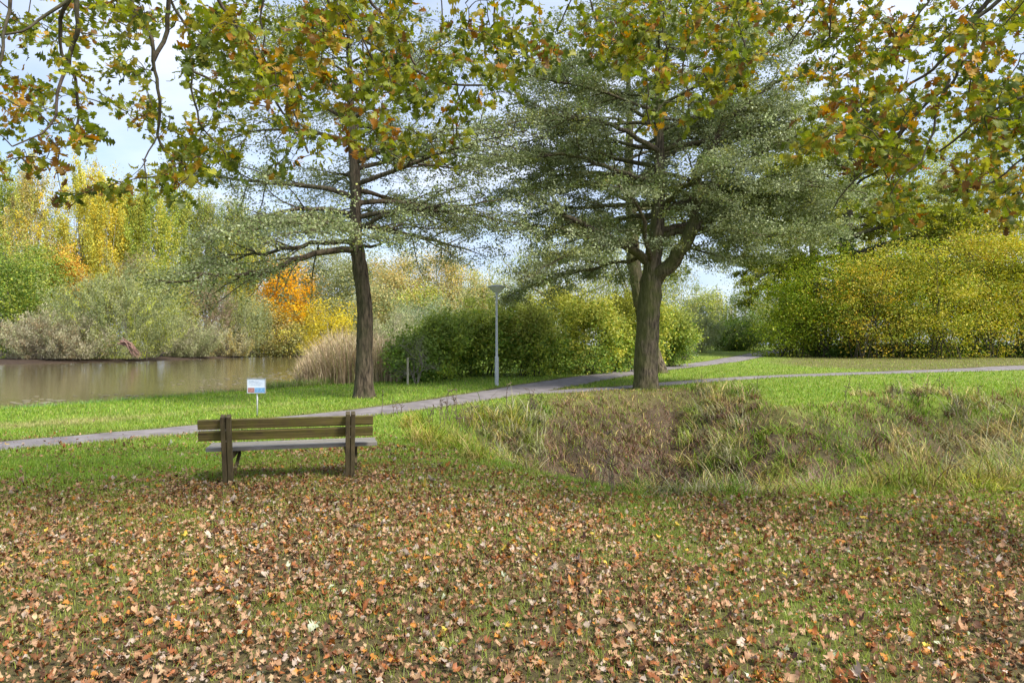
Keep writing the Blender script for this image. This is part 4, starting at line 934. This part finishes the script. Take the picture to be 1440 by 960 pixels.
# reddish dead branches on the far bank
rng = np.random.default_rng(78); bp_ = at(185, 500, 74); bp_[2] = WZ + .1; tubes = []
for k in range(26):
    s_ = at(171 + rng.normal() * 3, 481 + rng.normal() * 2, 75.5 + rng.normal() * .4); e_ = at(193 + rng.normal() * 5, 501 + rng.normal() * 2.5, 73.5 + rng.normal() * .4); m_ = (s_ + e_) / 2 + np.array([0, 0, .35]) + .15 * rng.normal(size=3)
    tubes.append((np.array([s_, m_, e_]), np.array([.07, .05, .02]), 4))
V, Q = tube_arrays(tubes); o = mesh_obj('fallen_branch', V, Q, bark('red_dead_twigs', (.16, .09, .07), (.34, .20, .16), mossamt=.1), loc=bp_, smooth=True); tag(o, 'reddish dead fallen branch hanging over the water below the willow bush', 'fallen branch')

# ------------------------------------------------------------------ overhanging oaks
def oak(label, trunk, tr, limbs, branches, dens_cols, seed, ntarget):
    rng = np.random.default_rng(seed); base = trunk[0]
    t = thing('oak_tree', base, label, 'tree', 'oaks whose branches hang over the lawn')
    tubes = []; nodes = []
    for P, r0, r1 in limbs:
        P = np.asarray(P, float); m = 16; s = np.linspace(0, 1, len(P)); q = np.linspace(0, 1, m); Pi = np.stack([np.interp(q, s, P[:, c]) for c in range(3)], 1)
        for c in range(3): Pi[:, c] = np.convolve(np.pad(Pi[:, c], 2, mode='reflect', reflect_type='odd'), np.ones(5) / 5, 'valid')
        tubes.append((Pi, np.linspace(r0, r1, m), 8))
    for br, r0, r1 in branches:
        P = np.array([at(*b) if len(b) == 3 else np.array(b[:3]) for b in br]); s = np.concatenate([[0], np.cumsum(np.linalg.norm(np.diff(P, axis=0), axis=1))])
        m = max(8, int(s[-1] / .09)); q = np.linspace(0, s[-1], m); Pi = np.stack([np.interp(q, s, P[:, c]) for c in range(3)], 1)
        Pi += np.stack([.022 * np.sin(q * 7 + rng.random() * 6) + .012 * np.sin(q * 17), .03 * np.sin(q * 5), .012 * np.sin(q * 9 + 1)], 1)
        tubes.append((Pi, np.interp(np.linspace(0, 1, m), [0, 1], [r0, r1 * 1.5]), 6)); nodes.append(Pi)
    nodes = np.concatenate(nodes)
    # leaf cluster targets from a density map in view angles, spread through 4.3..8.5 m of depth
    D = DENS[:, dens_cols[0]:dens_cols[1]].astype(float)
    nc_ = ntarget // 5
    pr = (D ** 1.25 / (D ** 1.25).sum()).ravel(); ci = rng.choice(len(pr), nc_, p=pr); r_, c_ = np.divmod(ci, D.shape[1])
    px = (c_ + dens_cols[0] + rng.random(nc_)) * 80; py = (r_ + rng.random(nc_)) * 40 - 4
    Y = rng.uniform(5.0, 8.6, nc_)
    px = np.repeat(px, 5) + rng.normal(size=nc_ * 5) * 22; py = np.repeat(py, 5) + rng.normal(size=nc_ * 5) * 11; Y = np.repeat(Y, 5) + rng.normal(size=nc_ * 5) * .18
    # stay near the skeleton in depth
    Tg = np.stack([(px - 720) / F * Y, Y, EYE - (py - HOR) / F * Y], 1)
    # a few above the frame so that the crown does not end at the picture edge
    n_up = ntarget // 6; px = rng.uniform(dens_cols[0] * 80, dens_cols[1] * 80, n_up); py = rng.uniform(-330, -5, n_up); Y = rng.uniform(4.3, 8, n_up)
    Tg = np.concatenate([Tg, np.stack([(px - 720) / F * Y, Y, EYE - (py - HOR) / F * Y], 1)])
    n_x = 110; side_ = (1430, 1900) if dens_cols[0] > 5 else (-430, 5)
    px = rng.uniform(*side_, n_x); py = rng.uniform(-150, 260, n_x); Y = rng.uniform(4.6, 8, n_x)
    Tg = np.concatenate([Tg, np.stack([(px - 720) / F * Y, Y, EYE - (py - HOR) / F * Y], 1)])
    dist = np.array([np.min(((nodes - g_) ** 2).sum(1)) for g_ in Tg]); order = np.argsort(dist)
    allP = nodes; LP, LT = [], []
    buf = np.zeros((len(nodes) + len(Tg) * 6, 3)); buf[:len(nodes)] = nodes; nb = len(nodes)
    for k in order:
        g_ = Tg[k]; d2 = ((buf[:nb] - g_) ** 2).sum(1); i_ = int(np.argmin(d2)); p = buf[i_]; L_ = math.sqrt(d2[i_])
        if L_ < .05: L_ = .05
        m = 6; u = np.linspace(0, 1, m)[:, None]
        mid = np.array([0, 0, .13 * L_]) + .10 * L_ * rng.normal(size=3)
        Pi = p * (1 - u) + g_ * u + mid * 4 * u * (1 - u); Pi[1:-1] += .03 * L_ * rng.normal(size=(4, 3))
        rr_ = min(.004 + .006 * L_, .013); tubes.append((Pi, np.linspace(rr_, .0022, m), 4))
        buf[nb:nb + m - 1] = Pi[1:]; nb += m - 1
        LP.append(g_); LT.append(norm(g_ - p))
        if L_ > .3: LP.append(Pi[3]); LT.append(norm(g_ - p))
        if L_ > .7: LP.append(Pi[2]); LT.append(norm(g_ - p))
    LP = np.array(LP); LT = np.array(LT); ncl = len(LP)
    per = 8; n = ncl * per; C = np.repeat(LP, per, 0); Td = np.repeat(LT, per, 0)
    # rosette: leaves fan out from the twig tip
    out_ = norm(rng.normal(size=(n, 3)) + Td * .7 + np.array([0, 0, -.35]))
    size = rng.uniform(.05, .09, n)
    stem = rng.uniform(.01, .10, (n, 1)); P0 = C + out_ * stem + Td * rng.uniform(-.08, .04, (n, 1))
    Nn = norm(np.array([0, -.25, .7]) + .65 * rng.normal(size=(n, 3))); Bx = norm(np.cross(Nn, out_)); Nn = np.cross(out_, Bx)
    Pc = P0 + out_ * size[:, None] * .45
    V, Q, nf = lobed(Pc, out_, Bx, Nn, size * 1.15, rng, .45, 'oak')
    pal = np.array([(.17, .22, .025), (.23, .27, .03), (.33, .33, .04), (.11, .15, .025), (.40, .33, .05), (.46, .27, .04), (.38, .17, .03), (.22, .12, .035)])
    zc = LP[:, 2]; pxc = LP[:, 0] / LP[:, 1] * F + 720
    # autumn colour patches
    patch = fbm(LP[:, 0] * 1.8 + 3, LP[:, 2] * 1.8 + LP[:, 1] * .5, seed, 2) + .14 * rng.normal(size=ncl)
    idc = np.where(patch > .64, rng.choice([5, 6, 4, 7], ncl), np.where(patch > .56, rng.choice([2, 4, 1, 5], ncl), rng.choice([0, 1, 1, 2, 3], ncl)))
    pal = pal * .9; cc_ = np.repeat(pal[idc], per, 0); alt = pal[rng.choice(8, n, p=[.24, .24, .17, .12, .1, .06, .04, .03])]
    mk = (rng.random(n) < .45)[:, None]; cc_ = np.where(mk, alt, cc_) * (1 + .15 * rng.normal(size=(n, 1)))
    tv, tq = bark_trunk(trunk, tr, seed=seed, k=36)
    bv, bq = tube_arrays(tubes); V0, Q0 = merge([(tv, tq), (bv, bq)])
    mesh_obj('trunk', V0 - base, Q0, M_OAKB, t, smooth=True)
    mesh_obj('crown', V - base, Q, M_OAK, t, cols=np.repeat(np.clip(cc_, .01, .8), nf, 0))
    print('oak leaves', n)
DENS = np.array([
    [7, 4, 6, 6, 7, 8, 8, 4, 8, 8, 9, 9, 9, 7, 8, 7, 5, 7],
    [6, 3, 3, 7, 7, 9, 9, 6, 8, 8, 6, 8, 8, 5, 7, 7, 6, 7],
    [3, 5, 3, 6, 7, 9, 9, 9, 9, 5, 1, 5, 7, 1, 5, 7, 6, 7],
    [6, 6, 4, 6, 6, 9, 9, 9, 8, 2, 0, 3, 5, 0, 3, 8, 7, 8],
    [6, 6, 6, 5, 6, 7, 8, 7, 3, 0, 0, 0, 1, 0, 3, 8, 8, 8],
    [6, 7, 7, 7, 6, 6, 4, 3, 0, 0, 0, 0, 0, 0, 4, 8, 8, 8],
    [0, 4, 4, 5, 3, 2, 1, 0, 0, 0, 0, 0, 0, 0, 3, 6, 7, 8],
    [0, 0, 0, 0, 0, 0, 0, 0, 0, 0, 0, 0, 0, 0, 1, 3, 5, 6],
])
ot1 = np.array([(-1.6, -4.2, -.1), (-1.5, -4.1, 2), (-1.7, -4.0, 4), (-1.5, -3.8, 6), (-1.3, -3.6, 8.5)], float)
hubs = {'a': (-4.2, 3.6, 6.6), 'b': (-2.6, 4.2, 6.6), 'c': (-.6, 4.6, 6.8), 'd': (1.7, 4.8, 7.0)}
lim = [(np.array([(-1.6, -4, 4), (-2.8, -1, 6), hubs['a']]), .16, .05), (np.array([(-1.6, -4, 4.6), (-2, 0, 6.6), hubs['b']]), .17, .05), (np.array([(-1.5, -3.9, 5.2), (-1, 0, 7), hubs['c']]), .17, .05), (np.array([(-1.4, -3.7, 6), (.6, 0, 7.6), hubs['d']]), .16, .05)]
HA, HB, HC, HD = [tuple(h) + (0,) for h in hubs.values()]
# 4-tuples are world points, 3-tuples are (px, row, depth)
br1 = [
    ([HA, (60, -260, 5.0), (96, 0, 5.4), (88, 30, 5.5), (90, 80, 5.6), (100, 112, 5.6), (107, 160, 5.7), (101, 205, 5.7)], .035, .006),
    ([HA, (90, -200, 5.2), (107, 0, 5.5), (106, 55, 5.6), (98, 98, 5.6)], .03, .012),
    ([(92, 95, 5.6), (84, 110, 5.6), (78, 150, 5.5), (60, 188, 5.4), (18, 208, 5.3)], .014, .004),
    ([HA, (0, -200, 4.8), (20, -60, 5.0), (2, 55, 5.0), (0, 120, 5.0)], .03, .006),
    ([(96, 2, 5.4), (60, 20, 5.3), (20, 40, 5.2), (-10, 50, 5.2)], .014, .005),
    ([HB, (150, -200, 5.4), (182, 0, 5.8), (216, 60, 5.9), (213, 98, 6.0), (228, 140, 6.0), (222, 190, 6.1), (228, 218, 6.1), (252, 252, 6.1)], .034, .006),
    ([HB, (215, -200, 5.5), (230, 0, 5.9), (231, 45, 6.0), (217, 100, 6.0)], .024, .012),
    ([(222, 190, 6.1), (205, 220, 6.0), (200, 250, 5.9), (205, 275, 5.9)], .007, .003),
    ([HB, (200, -150, 5.6), (238, 0, 6.2), (262, 50, 6.3), (274, 102, 6.4), (274, 168, 6.4), (300, 202, 6.4)], .024, .005),
    ([(274, 102, 6.4), (310, 122, 6.5), (340, 140, 6.6), (380, 152, 6.7)], .012, .004),
    ([HB, (270, -160, 5.9), (308, 0, 6.2), (340, 45, 6.3), (362, 96, 6.4), (388, 138, 6.5), (414, 178, 6.5), (432, 215, 6.5)], .03, .006),
    ([(408, 108, 6.4), (418, 180, 6.4), (405, 215, 6.4), (388, 236, 6.4)], .010, .004),
    ([HB, (340, -150, 6.2), (370, 0, 6.4), (372, 60, 6.5), (358, 110, 6.5)], .018, .005),
    ([HC, (420, -150, 6.0), (470, 0, 6.4), (505, 50, 6.6), (527, 68, 6.7), (590, 100, 6.9), (625, 117, 7.0), (700, 123, 7.2)], .034, .006),
    ([HC, (490, -120, 6.0), (520, 0, 6.5), (560, 55, 6.7), (592, 98, 6.8), (600, 140, 6.8)], .026, .006),
    ([(500, 42, 6.6), (515, 80, 6.5), (528, 90, 6.5), (526, 130, 6.5)], .012, .004),
    ([HC, (440, -120, 5.6), (455, 0, 5.9), (478, 25, 6.0), (500, 62, 6.1)], .024, .008),
    ([HC, (640, -200, 6.2), (690, -30, 6.6), (700, 40, 6.7), (720, 90, 6.8)], .024, .005),
    ([HD, (780, -200, 6.4), (820, -20, 6.8), (840, 40, 6.9), (835, 70, 6.9)], .022, .005),
    ([HD, (960, -200, 6.6), (985, -10, 7.0), (966, 30, 7.0), (964, 80, 7.0), (968, 150, 7.0)], .026, .005),
    ([HD, (1010, -150, 6.4), (1024, 0, 6.8), (1040, 40, 6.9), (1052, 85, 6.9)], .02, .005),
    ([HD, (900, -120, 6.4), (930, 10, 6.7), (940, 70, 6.8), (930, 110, 6.8)], .02, .005),
]
oak('oak behind the viewer whose green and rust branches hang across the top left and centre', ot1, np.array([.42, .38, .36, .3, .22]), lim, br1, (0, 14), 201, 790)
ot2 = np.array([(8.4, 1.6, -.1), (8.3, 1.7, 2), (8.4, 1.8, 4), (8.0, 2.0, 6), (7.8, 2.2, 8)], float)
HE = (5.6, 4.6, 6.4, 0); HF = (4.6, 4.4, 6.8, 0)
br2 = [
    ([HE, (1430, -60, 6.0), (1388, 0, 6.1), (1352, 62, 6.2), (1300, 105, 6.4), (1272, 124, 6.5), (1242, 150, 6.6)], .05, .006),
    ([HE, (1420, -20, 5.9), (1366, 40, 6.0), (1350, 85, 6.0), (1335, 118, 6.1), (1292, 158, 6.3), (1262, 195, 6.4)], .034, .007),
    ([(1292, 158, 6.3), (1250, 215, 6.5), (1195, 262, 6.7), (1172, 292, 6.8)], .014, .004),
    ([(1340, 112, 6.1), (1315, 170, 6.1), (1296, 228, 6.1), (1270, 250, 6.1)], .012, .004),
    ([(8.3, 2.0, 5.0, 0), (1600, 90, 5.5), (1440, 138, 5.6), (1396, 152, 5.7), (1370, 172, 5.8), (1325, 212, 5.9)], .04, .006),
    ([(8.3, 2.0, 4.4, 0), (1640, 170, 5.6), (1470, 210, 5.8), (1420, 235, 5.9), (1380, 262, 6.0)], .03, .005),
    ([HF, (1250, -150, 6.4), (1235, 0, 6.8), (1205, 45, 6.9), (1160, 70, 7.0)], .026, .005),
    ([HF, (1180, -140, 6.4), (1160, 0, 6.8), (1130, 30, 6.9), (1110, 62, 7.0)], .022, .005),
    ([HE, (1330, -100, 6.2), (1310, 0, 6.4), (1280, 40, 6.5), (1240, 70, 6.6)], .024, .005),
]
lim = [(np.array([(8.4, 1.8, 4), (7.4, 3.2, 5.6), HE[:3]]), .17, .06), (np.array([(8.2, 1.9, 5), (6.6, 3, 6.4), HF[:3]]), .15, .05)]
oak('oak beyond the right edge whose leafy branches hang into the top right corner', ot2, np.array([.45, .4, .36, .3, .2]), lim, br2, (14, 18), 202, 400)

# ------------------------------------------------------------------ small objects
import bmesh
def box_bm(bm, c, s, R=None, bev=.004, ex=None):
    """box with centre c, size s, optional 3x3 axes R (columns)"""
    r = bmesh.ops.create_cube(bm, size=1.0); vs_ = r['verts']
    for v in vs_:
        p = np.array([v.co.x * s[0], v.co.y * s[1], v.co.z * s[2]])
        if R is not None: p = R @ p
        v.co = Vector(p + np.array(c))
    if bev:
        ed = list({e for v in vs_ for e in v.link_edges}); bmesh.ops.bevel(bm, geom=ed, offset=bev, segments=2, affect='EDGES', profile=.6)
def cyl_bm(bm, p0, p1, r0, r1, k=16):
    p0 = Vector(p0); p1 = Vector(p1); d = p1 - p0
    r = bmesh.ops.create_cone(bm, cap_ends=True, segments=k, radius1=r0, radius2=r1, depth=d.length)
    q = d.to_track_quat('Z', 'Y'); m = (p0 + p1) / 2
    for v in r['verts']: v.co = q @ v.co + m
def bm_obj(name, bm, mat, parent, smooth=False):
    me = bpy.data.meshes.new(name); bm.to_mesh(me); bm.free(); me.materials.append(mat)
    if smooth:
        for p in me.polygons: p.use_smooth = True
    o = bpy.data.objects.new(name, me); COL.objects.link(o)
    if parent: o.parent = parent
    return o
def wood(name, c1, c2, c3, axis_scale):
    m = simple(name, c1, .8, 0, c2, 10, .004, axis_scale, 8, .3)
    t = m.node_tree; n = t.nodes.new; l = t.links.new
    b = [x for x in t.nodes if x.type == 'BSDF_PRINCIPLED'][0]; ramp = [x for x in t.nodes if x.type == 'VALTORGB'][0]; g_ = [x for x in t.nodes if x.type == 'TEX_COORD'][0]
    n2 = n('ShaderNodeTexNoise'); n2.inputs['Scale'].default_value = 7; n2.inputs['Detail'].default_value = 8; n2.inputs['Roughness'].default_value = .7; l(g_.outputs['Object'], n2.inputs['Vector'])
    mr = n('ShaderNodeMapRange'); mr.inputs[1].default_value = .42; mr.inputs[2].default_value = .62; mr.inputs[4].default_value = .75; l(n2.outputs['Fac'], mr.inputs[0])
    mx_ = n('ShaderNodeMixRGB'); l(mr.outputs[0], mx_.inputs[0]); l(ramp.outputs[0], mx_.inputs[1]); mx_.inputs[2].default_value = (*c3, 1); l(mx_.outputs[0], b.inputs['Base Color'])
    return m
M_PLANK = wood('mossy_plank', (.22, .17, .06), (.05, .038, .018), (.15, .14, .025), (.10, 1, 3.5))
M_SEAT = wood('weathered_grey_plank', (.40, .37, .33), (.14, .125, .11), (.27, .25, .20), (.12, 2.5, 1))
M_POST = wood('mossy_post', (.15, .115, .06), (.05, .038, .022), (.10, .085, .035), (2, 2, .15))
M_BOLT = simple('bolt_metal', (.5, .48, .45), .4, .9)
M_CAP = simple('weathered_post_top', (.30, .27, .27), .85, 0, (.2, .18, .17), 30)

def bench():
    pl = gnd(322, 680); pr = gnd(492, 672); pl[2] = h1(pl[0], pl[1]); c = (pl + pr) / 2; e = pr - pl; half = np.linalg.norm(e[:2]) / 2; a = math.atan2(e[1], e[0])
    c[2] = min(pl[2], pr[2])
    t = thing('park_bench', c, 'weathered wooden park bench seen from behind, standing among fallen leaves', 'bench', None, a)
    # local: x along bench, +y away from the camera (front), z up. Posts lean back (-y) upwards
    TH = math.atan2(.25, .80); up = np.array([0, -math.sin(TH), math.cos(TH)]); fr = np.array([0, math.cos(TH), math.sin(TH)]); ex = np.array([1., 0, 0]); R = np.stack([ex, fr, up], 1)
    Lp = .845
    for s in (-1, 1):
        bm = bmesh.new()
        for q in (-1, 1): box_bm(bm, np.array([s * half + q * .0295, 0, -.05]) + up * (Lp / 2 + .03), (.049, .095, Lp + .06), R, .005)
        box_bm(bm, np.array([s * half, .004, -.05]) + up * (Lp / 2), (.03, .07, Lp), R, .002)
        leg = bm_obj('leg', bm, M_POST, t)
        for zz_ in (.70, .565):
            bm = bmesh.new()
            p = np.array([s * half, 0, 0]) + up * zz_ - fr * .055; cyl_bm(bm, p, p + fr * .03, .011, .011, 12)
            bm_obj('bolt', bm, M_BOLT, leg)
        bm = bmesh.new()   # seat arm and diagonal brace
        for q in (-1, 1):
            box_bm(bm, (s * half + q * .040, .22, .335), (.034, .42, .075), None, .004)
        box_bm(bm, (s * half, .19, .315), (.03, .40, .05), None, .003)
        p0 = np.array([s * half + .075, -.02, .18]); p1 = np.array([s * half + .085, .30, .31]); d = p1 - p0; Lb = np.linalg.norm(d); d /= Lb; nx = ex; ny = np.cross(d, nx); Rb = np.stack([nx, ny, d], 1)
        box_bm(bm, (p0 + p1) / 2, (.03, .045, Lb + .04), Rb, .003)
        bm_obj('seat_bracket', bm, M_POST, t)
    ovl = .235; Lx = 2 * half + 2 * ovl + .1; cx_ = .01
    for zz_ in (.775, .635):
        bm = bmesh.new(); p = up * zz_ + fr * .072; box_bm(bm, (cx_ - .03, p[1], p[2] - .05), (Lx, .042, .112), R, .007); o_ = bm_obj('back_plank', bm, M_PLANK, t)
    for k, yy in enumerate((.035, .150, .265, .380)):
        bm = bmesh.new(); box_bm(bm, (cx_ + .03, yy, .40 + (.004 if k in (0, 3) else 0)), (Lx, .10, .045), None, .007); bm_obj('seat_plank', bm, M_SEAT, t)
    return t
bench()

def info_sign():
    p = gnd(362, 586); t = thing('information_sign', p, 'small white sign with blue and red picture on a thin pole beside the pond', 'sign')
    Y = p[1]; s = Y / F; hb = EYE - (552 - HOR) * s - p[2]; ht = EYE - (532.5 - HOR) * s - p[2]; w_ = 25 * s; x0 = -13 * s
    Mw = simple('sign_white', (.60, .67, .76), .4, 0, (.48, .56, .68), 9); Mf = simple('sign_frame', (.55, .57, .56), .4, .6)
    bm = bmesh.new(); cyl_bm(bm, (0, 0, -.1), (0, 0, ht - .02), .017, .017, 14); bm_obj('pole', bm, simple('galvanised', (.6, .62, .62), .45, .3), t, True)
    cxs = x0 + w_ / 2
    bm = bmesh.new(); box_bm(bm, (cxs, -.03, (hb + ht) / 2), (w_, .012, ht - hb), None, .003); bd = bm_obj('sign_board', bm, Mw, t)
    bm = bmesh.new()
    for (cx_, cz, sx, sz) in ((x0 - .004, (hb + ht) / 2, .014, ht - hb + .03), (x0 + w_ + .004, (hb + ht) / 2, .014, ht - hb + .03), (cxs, ht + .006, w_ + .022, .014), (cxs, hb - .006, w_ + .022, .012)):
        box_bm(bm, (cx_, -.032, cz), (sx, .026, sz), None, .002)
    bm_obj('sign_frame', bm, Mf, bd)
    H_ = ht - hb
    for (x_, wx, m_) in ((x0 + w_ * .21, w_ * .36, ('picture_red', (.46, .22, .20))), (x0 + w_ * .69, w_ * .56, ('picture_blue', (.20, .42, .72)))):
        bm = bmesh.new(); box_bm(bm, (x_, -.0385, hb + H_ * .20), (wx, .003, H_ * .34), None, 0); bm_obj('printed_picture', bm, simple(m_[0], m_[1], .5, 0, tuple(c * .5 for c in m_[1]), 25), bd)
    mg = simple('print_grey', (.25, .33, .45), .6, 0, (.62, .66, .72), 60)
    for k, wl in enumerate((.58, .75, .66)):
        bm = bmesh.new(); box_bm(bm, (x0 + w_ * (.08 + wl / 2), -.0385, ht - H_ * (.16 + .13 * k)), (w_ * wl, .003, H_ * (.06 if k == 0 else .03)), None, 0)
        bm_obj('printed_line', bm, mg, bd)
info_sign()

M_GALV = simple('galvanised_post', (.52, .55, .58), .5, .35, (.42, .45, .48), 12)
M_LID = simple('lamp_lid', (.42, .44, .45), .5, .3)
M_BOWL = simple('lamp_bowl', (.62, .64, .62), .25, 0, (.55, .57, .55), 5)
def lamp(px, row, top, label):
    p = gnd(px, row); ht = EYE - (top - HOR) / F * p[1] - p[2]
    t = thing('street_lamp', p, label, 'street lamp', 'park street lamps')
    bm = bmesh.new(); cyl_bm(bm, (0, 0, -.1), (0, 0, 1.1), .075, .075, 20); cyl_bm(bm, (0, 0, 1.1), (0, 0, 1.16), .075, .05, 20); cyl_bm(bm, (0, 0, 1.16), (0, 0, ht - .32), .05, .04, 20)
    cyl_bm(bm, (0, 0, ht - .36), (0, 0, ht - .28), .065, .075, 20); box_bm(bm, (0, -.076, .6), (.07, .006, .22), None, .001)
    bm_obj('lamp_post', bm, M_GALV, t)
    hd = None
    bm = bmesh.new(); cyl_bm(bm, (0, 0, ht - .28), (0, 0, ht - .08), .13, .33, 28); bw = bm_obj('lamp_bowl', bm, M_BOWL, t)
    bm = bmesh.new(); cyl_bm(bm, (0, 0, ht - .08), (0, 0, ht - .045), .365, .365, 28); cyl_bm(bm, (0, 0, ht - .045), (0, 0, ht), .35, .20, 28); bm_obj('lamp_lid', bm, M_LID, t)
lamp(698.5, 542, 401, 'grey street lamp with flat round head standing before the hedge')
lamp(1094, 489, 451, 'tiny distant street lamp where the footpath disappears')

# wooden stake with twiggy sapling
p = gnd(573.5, 541); t = thing('wooden_stake', p, 'thin pale wooden stake at the left end of the hedge', 'stake')
bm = bmesh.new(); hs_ = (541 - 503) / F * p[1]; box_bm(bm, (0, 0, hs_ / 2 - .05), (.075, .075, hs_ + .1), None, .01); bm_obj('post', bm, simple('pale_timber', (.48, .44, .34), .85, 0, (.30, .27, .2), 12, .003, (1, 1, .1)), t)
bm = bmesh.new(); box_bm(bm, (.14, .0, hs_ - .06), (.34, .012, .035), None, .003); bm_obj('strap', bm, simple('black_strap', (.03, .03, .03), .7), t)
rng = np.random.default_rng(31); p2 = gnd(585, 540) + np.array([0, .3, 0]); tubes = []
def sap(p, d, L_, r, lv):
    P = curve_pts(p, d, L_, 6, rng, .16, .1); tubes.append((P, np.linspace(r, r * .4, 7), 5))
    if lv:
        for k in range(5): 
            i_ = rng.integers(2, 7); sap(P[min(i_, 6)], norm(P[-1] - P[0]) + .75 * rng.normal(size=3), L_ * .6, r * .5, lv - 1)
for k in range(4): sap(p2 + .06 * rng.normal(size=3) * [1, 1, 0], np.array([.35 * rng.normal() - .2, .3 * rng.normal(), 1]), 1.2, .022, 3)
V, Q = tube_arrays(tubes); o = mesh_obj('bare_shrub', V, Q, M_DEAD, loc=p2, smooth=True); tag(o, 'leafless grey twiggy shrub beside the wooden stake', 'shrub')

# blue bin far away by the path
p = gnd(1111, 487); t = thing('litter_bin', p, 'small blue litter bin far off beside the footpath', 'litter bin')
s = p[1] / F; bm = bmesh.new(); cyl_bm(bm, (0, 0, .15), (0, 0, 1.05), .27, .32, 16); bm_obj('bin_body', bm, simple('blue_paint', (.10, .22, .50), .5), t)
bm = bmesh.new(); cyl_bm(bm, (0, 0, 1.05), (0, 0, 1.2), .34, .25, 16); bm_obj('lid', bm, simple('dark_lid', (.06, .1, .2), .5), t)
bm = bmesh.new(); cyl_bm(bm, (0, 0, -.1), (0, 0, .16), .06, .06, 10); bm_obj('foot', bm, M_GALV, t)

# dark dead weed stalks
def stalks():
    rng = np.random.default_rng(41); tubes = []
    for (px, row, n, sp) in [(625, 592, 10, 14), (640, 606, 8, 20), (1250, 562, 6, 60), (1330, 560, 5, 50), (735, 580, 7, 16), (900, 690, 8, 60), (545, 585, 4, 14)]:
        for k in range(n):
            q = gnd(px + rng.normal() * sp, row + rng.normal() * 4); Lk = rng.uniform(.3, .65)
            P = curve_pts(q, (rng.normal() * .2, rng.normal() * .2, 1), Lk, 6, rng, .06); tubes.append((P, np.linspace(.006, .003, 7) * max(1, q[1] / 12), 4))
            for m in range(5):
                i_ = rng.integers(3, 7); e_ = P[i_] + np.array([rng.normal() * .05, rng.normal() * .05, .05]); tubes.append((np.array([P[i_], (P[i_] + e_) / 2, e_]), np.array([.004, .007, .003]) * max(1, q[1] / 12), 4))
    V, Q = tube_arrays(tubes); o = mesh_obj('dead_weeds', V, Q, simple('dry_brown_stalk', (.16, .11, .075), .9, 0, (.08, .06, .04), 6)); tag(o, 'dark dry weed stalks standing round the hollow', 'weeds', kind='stuff')
stalks()
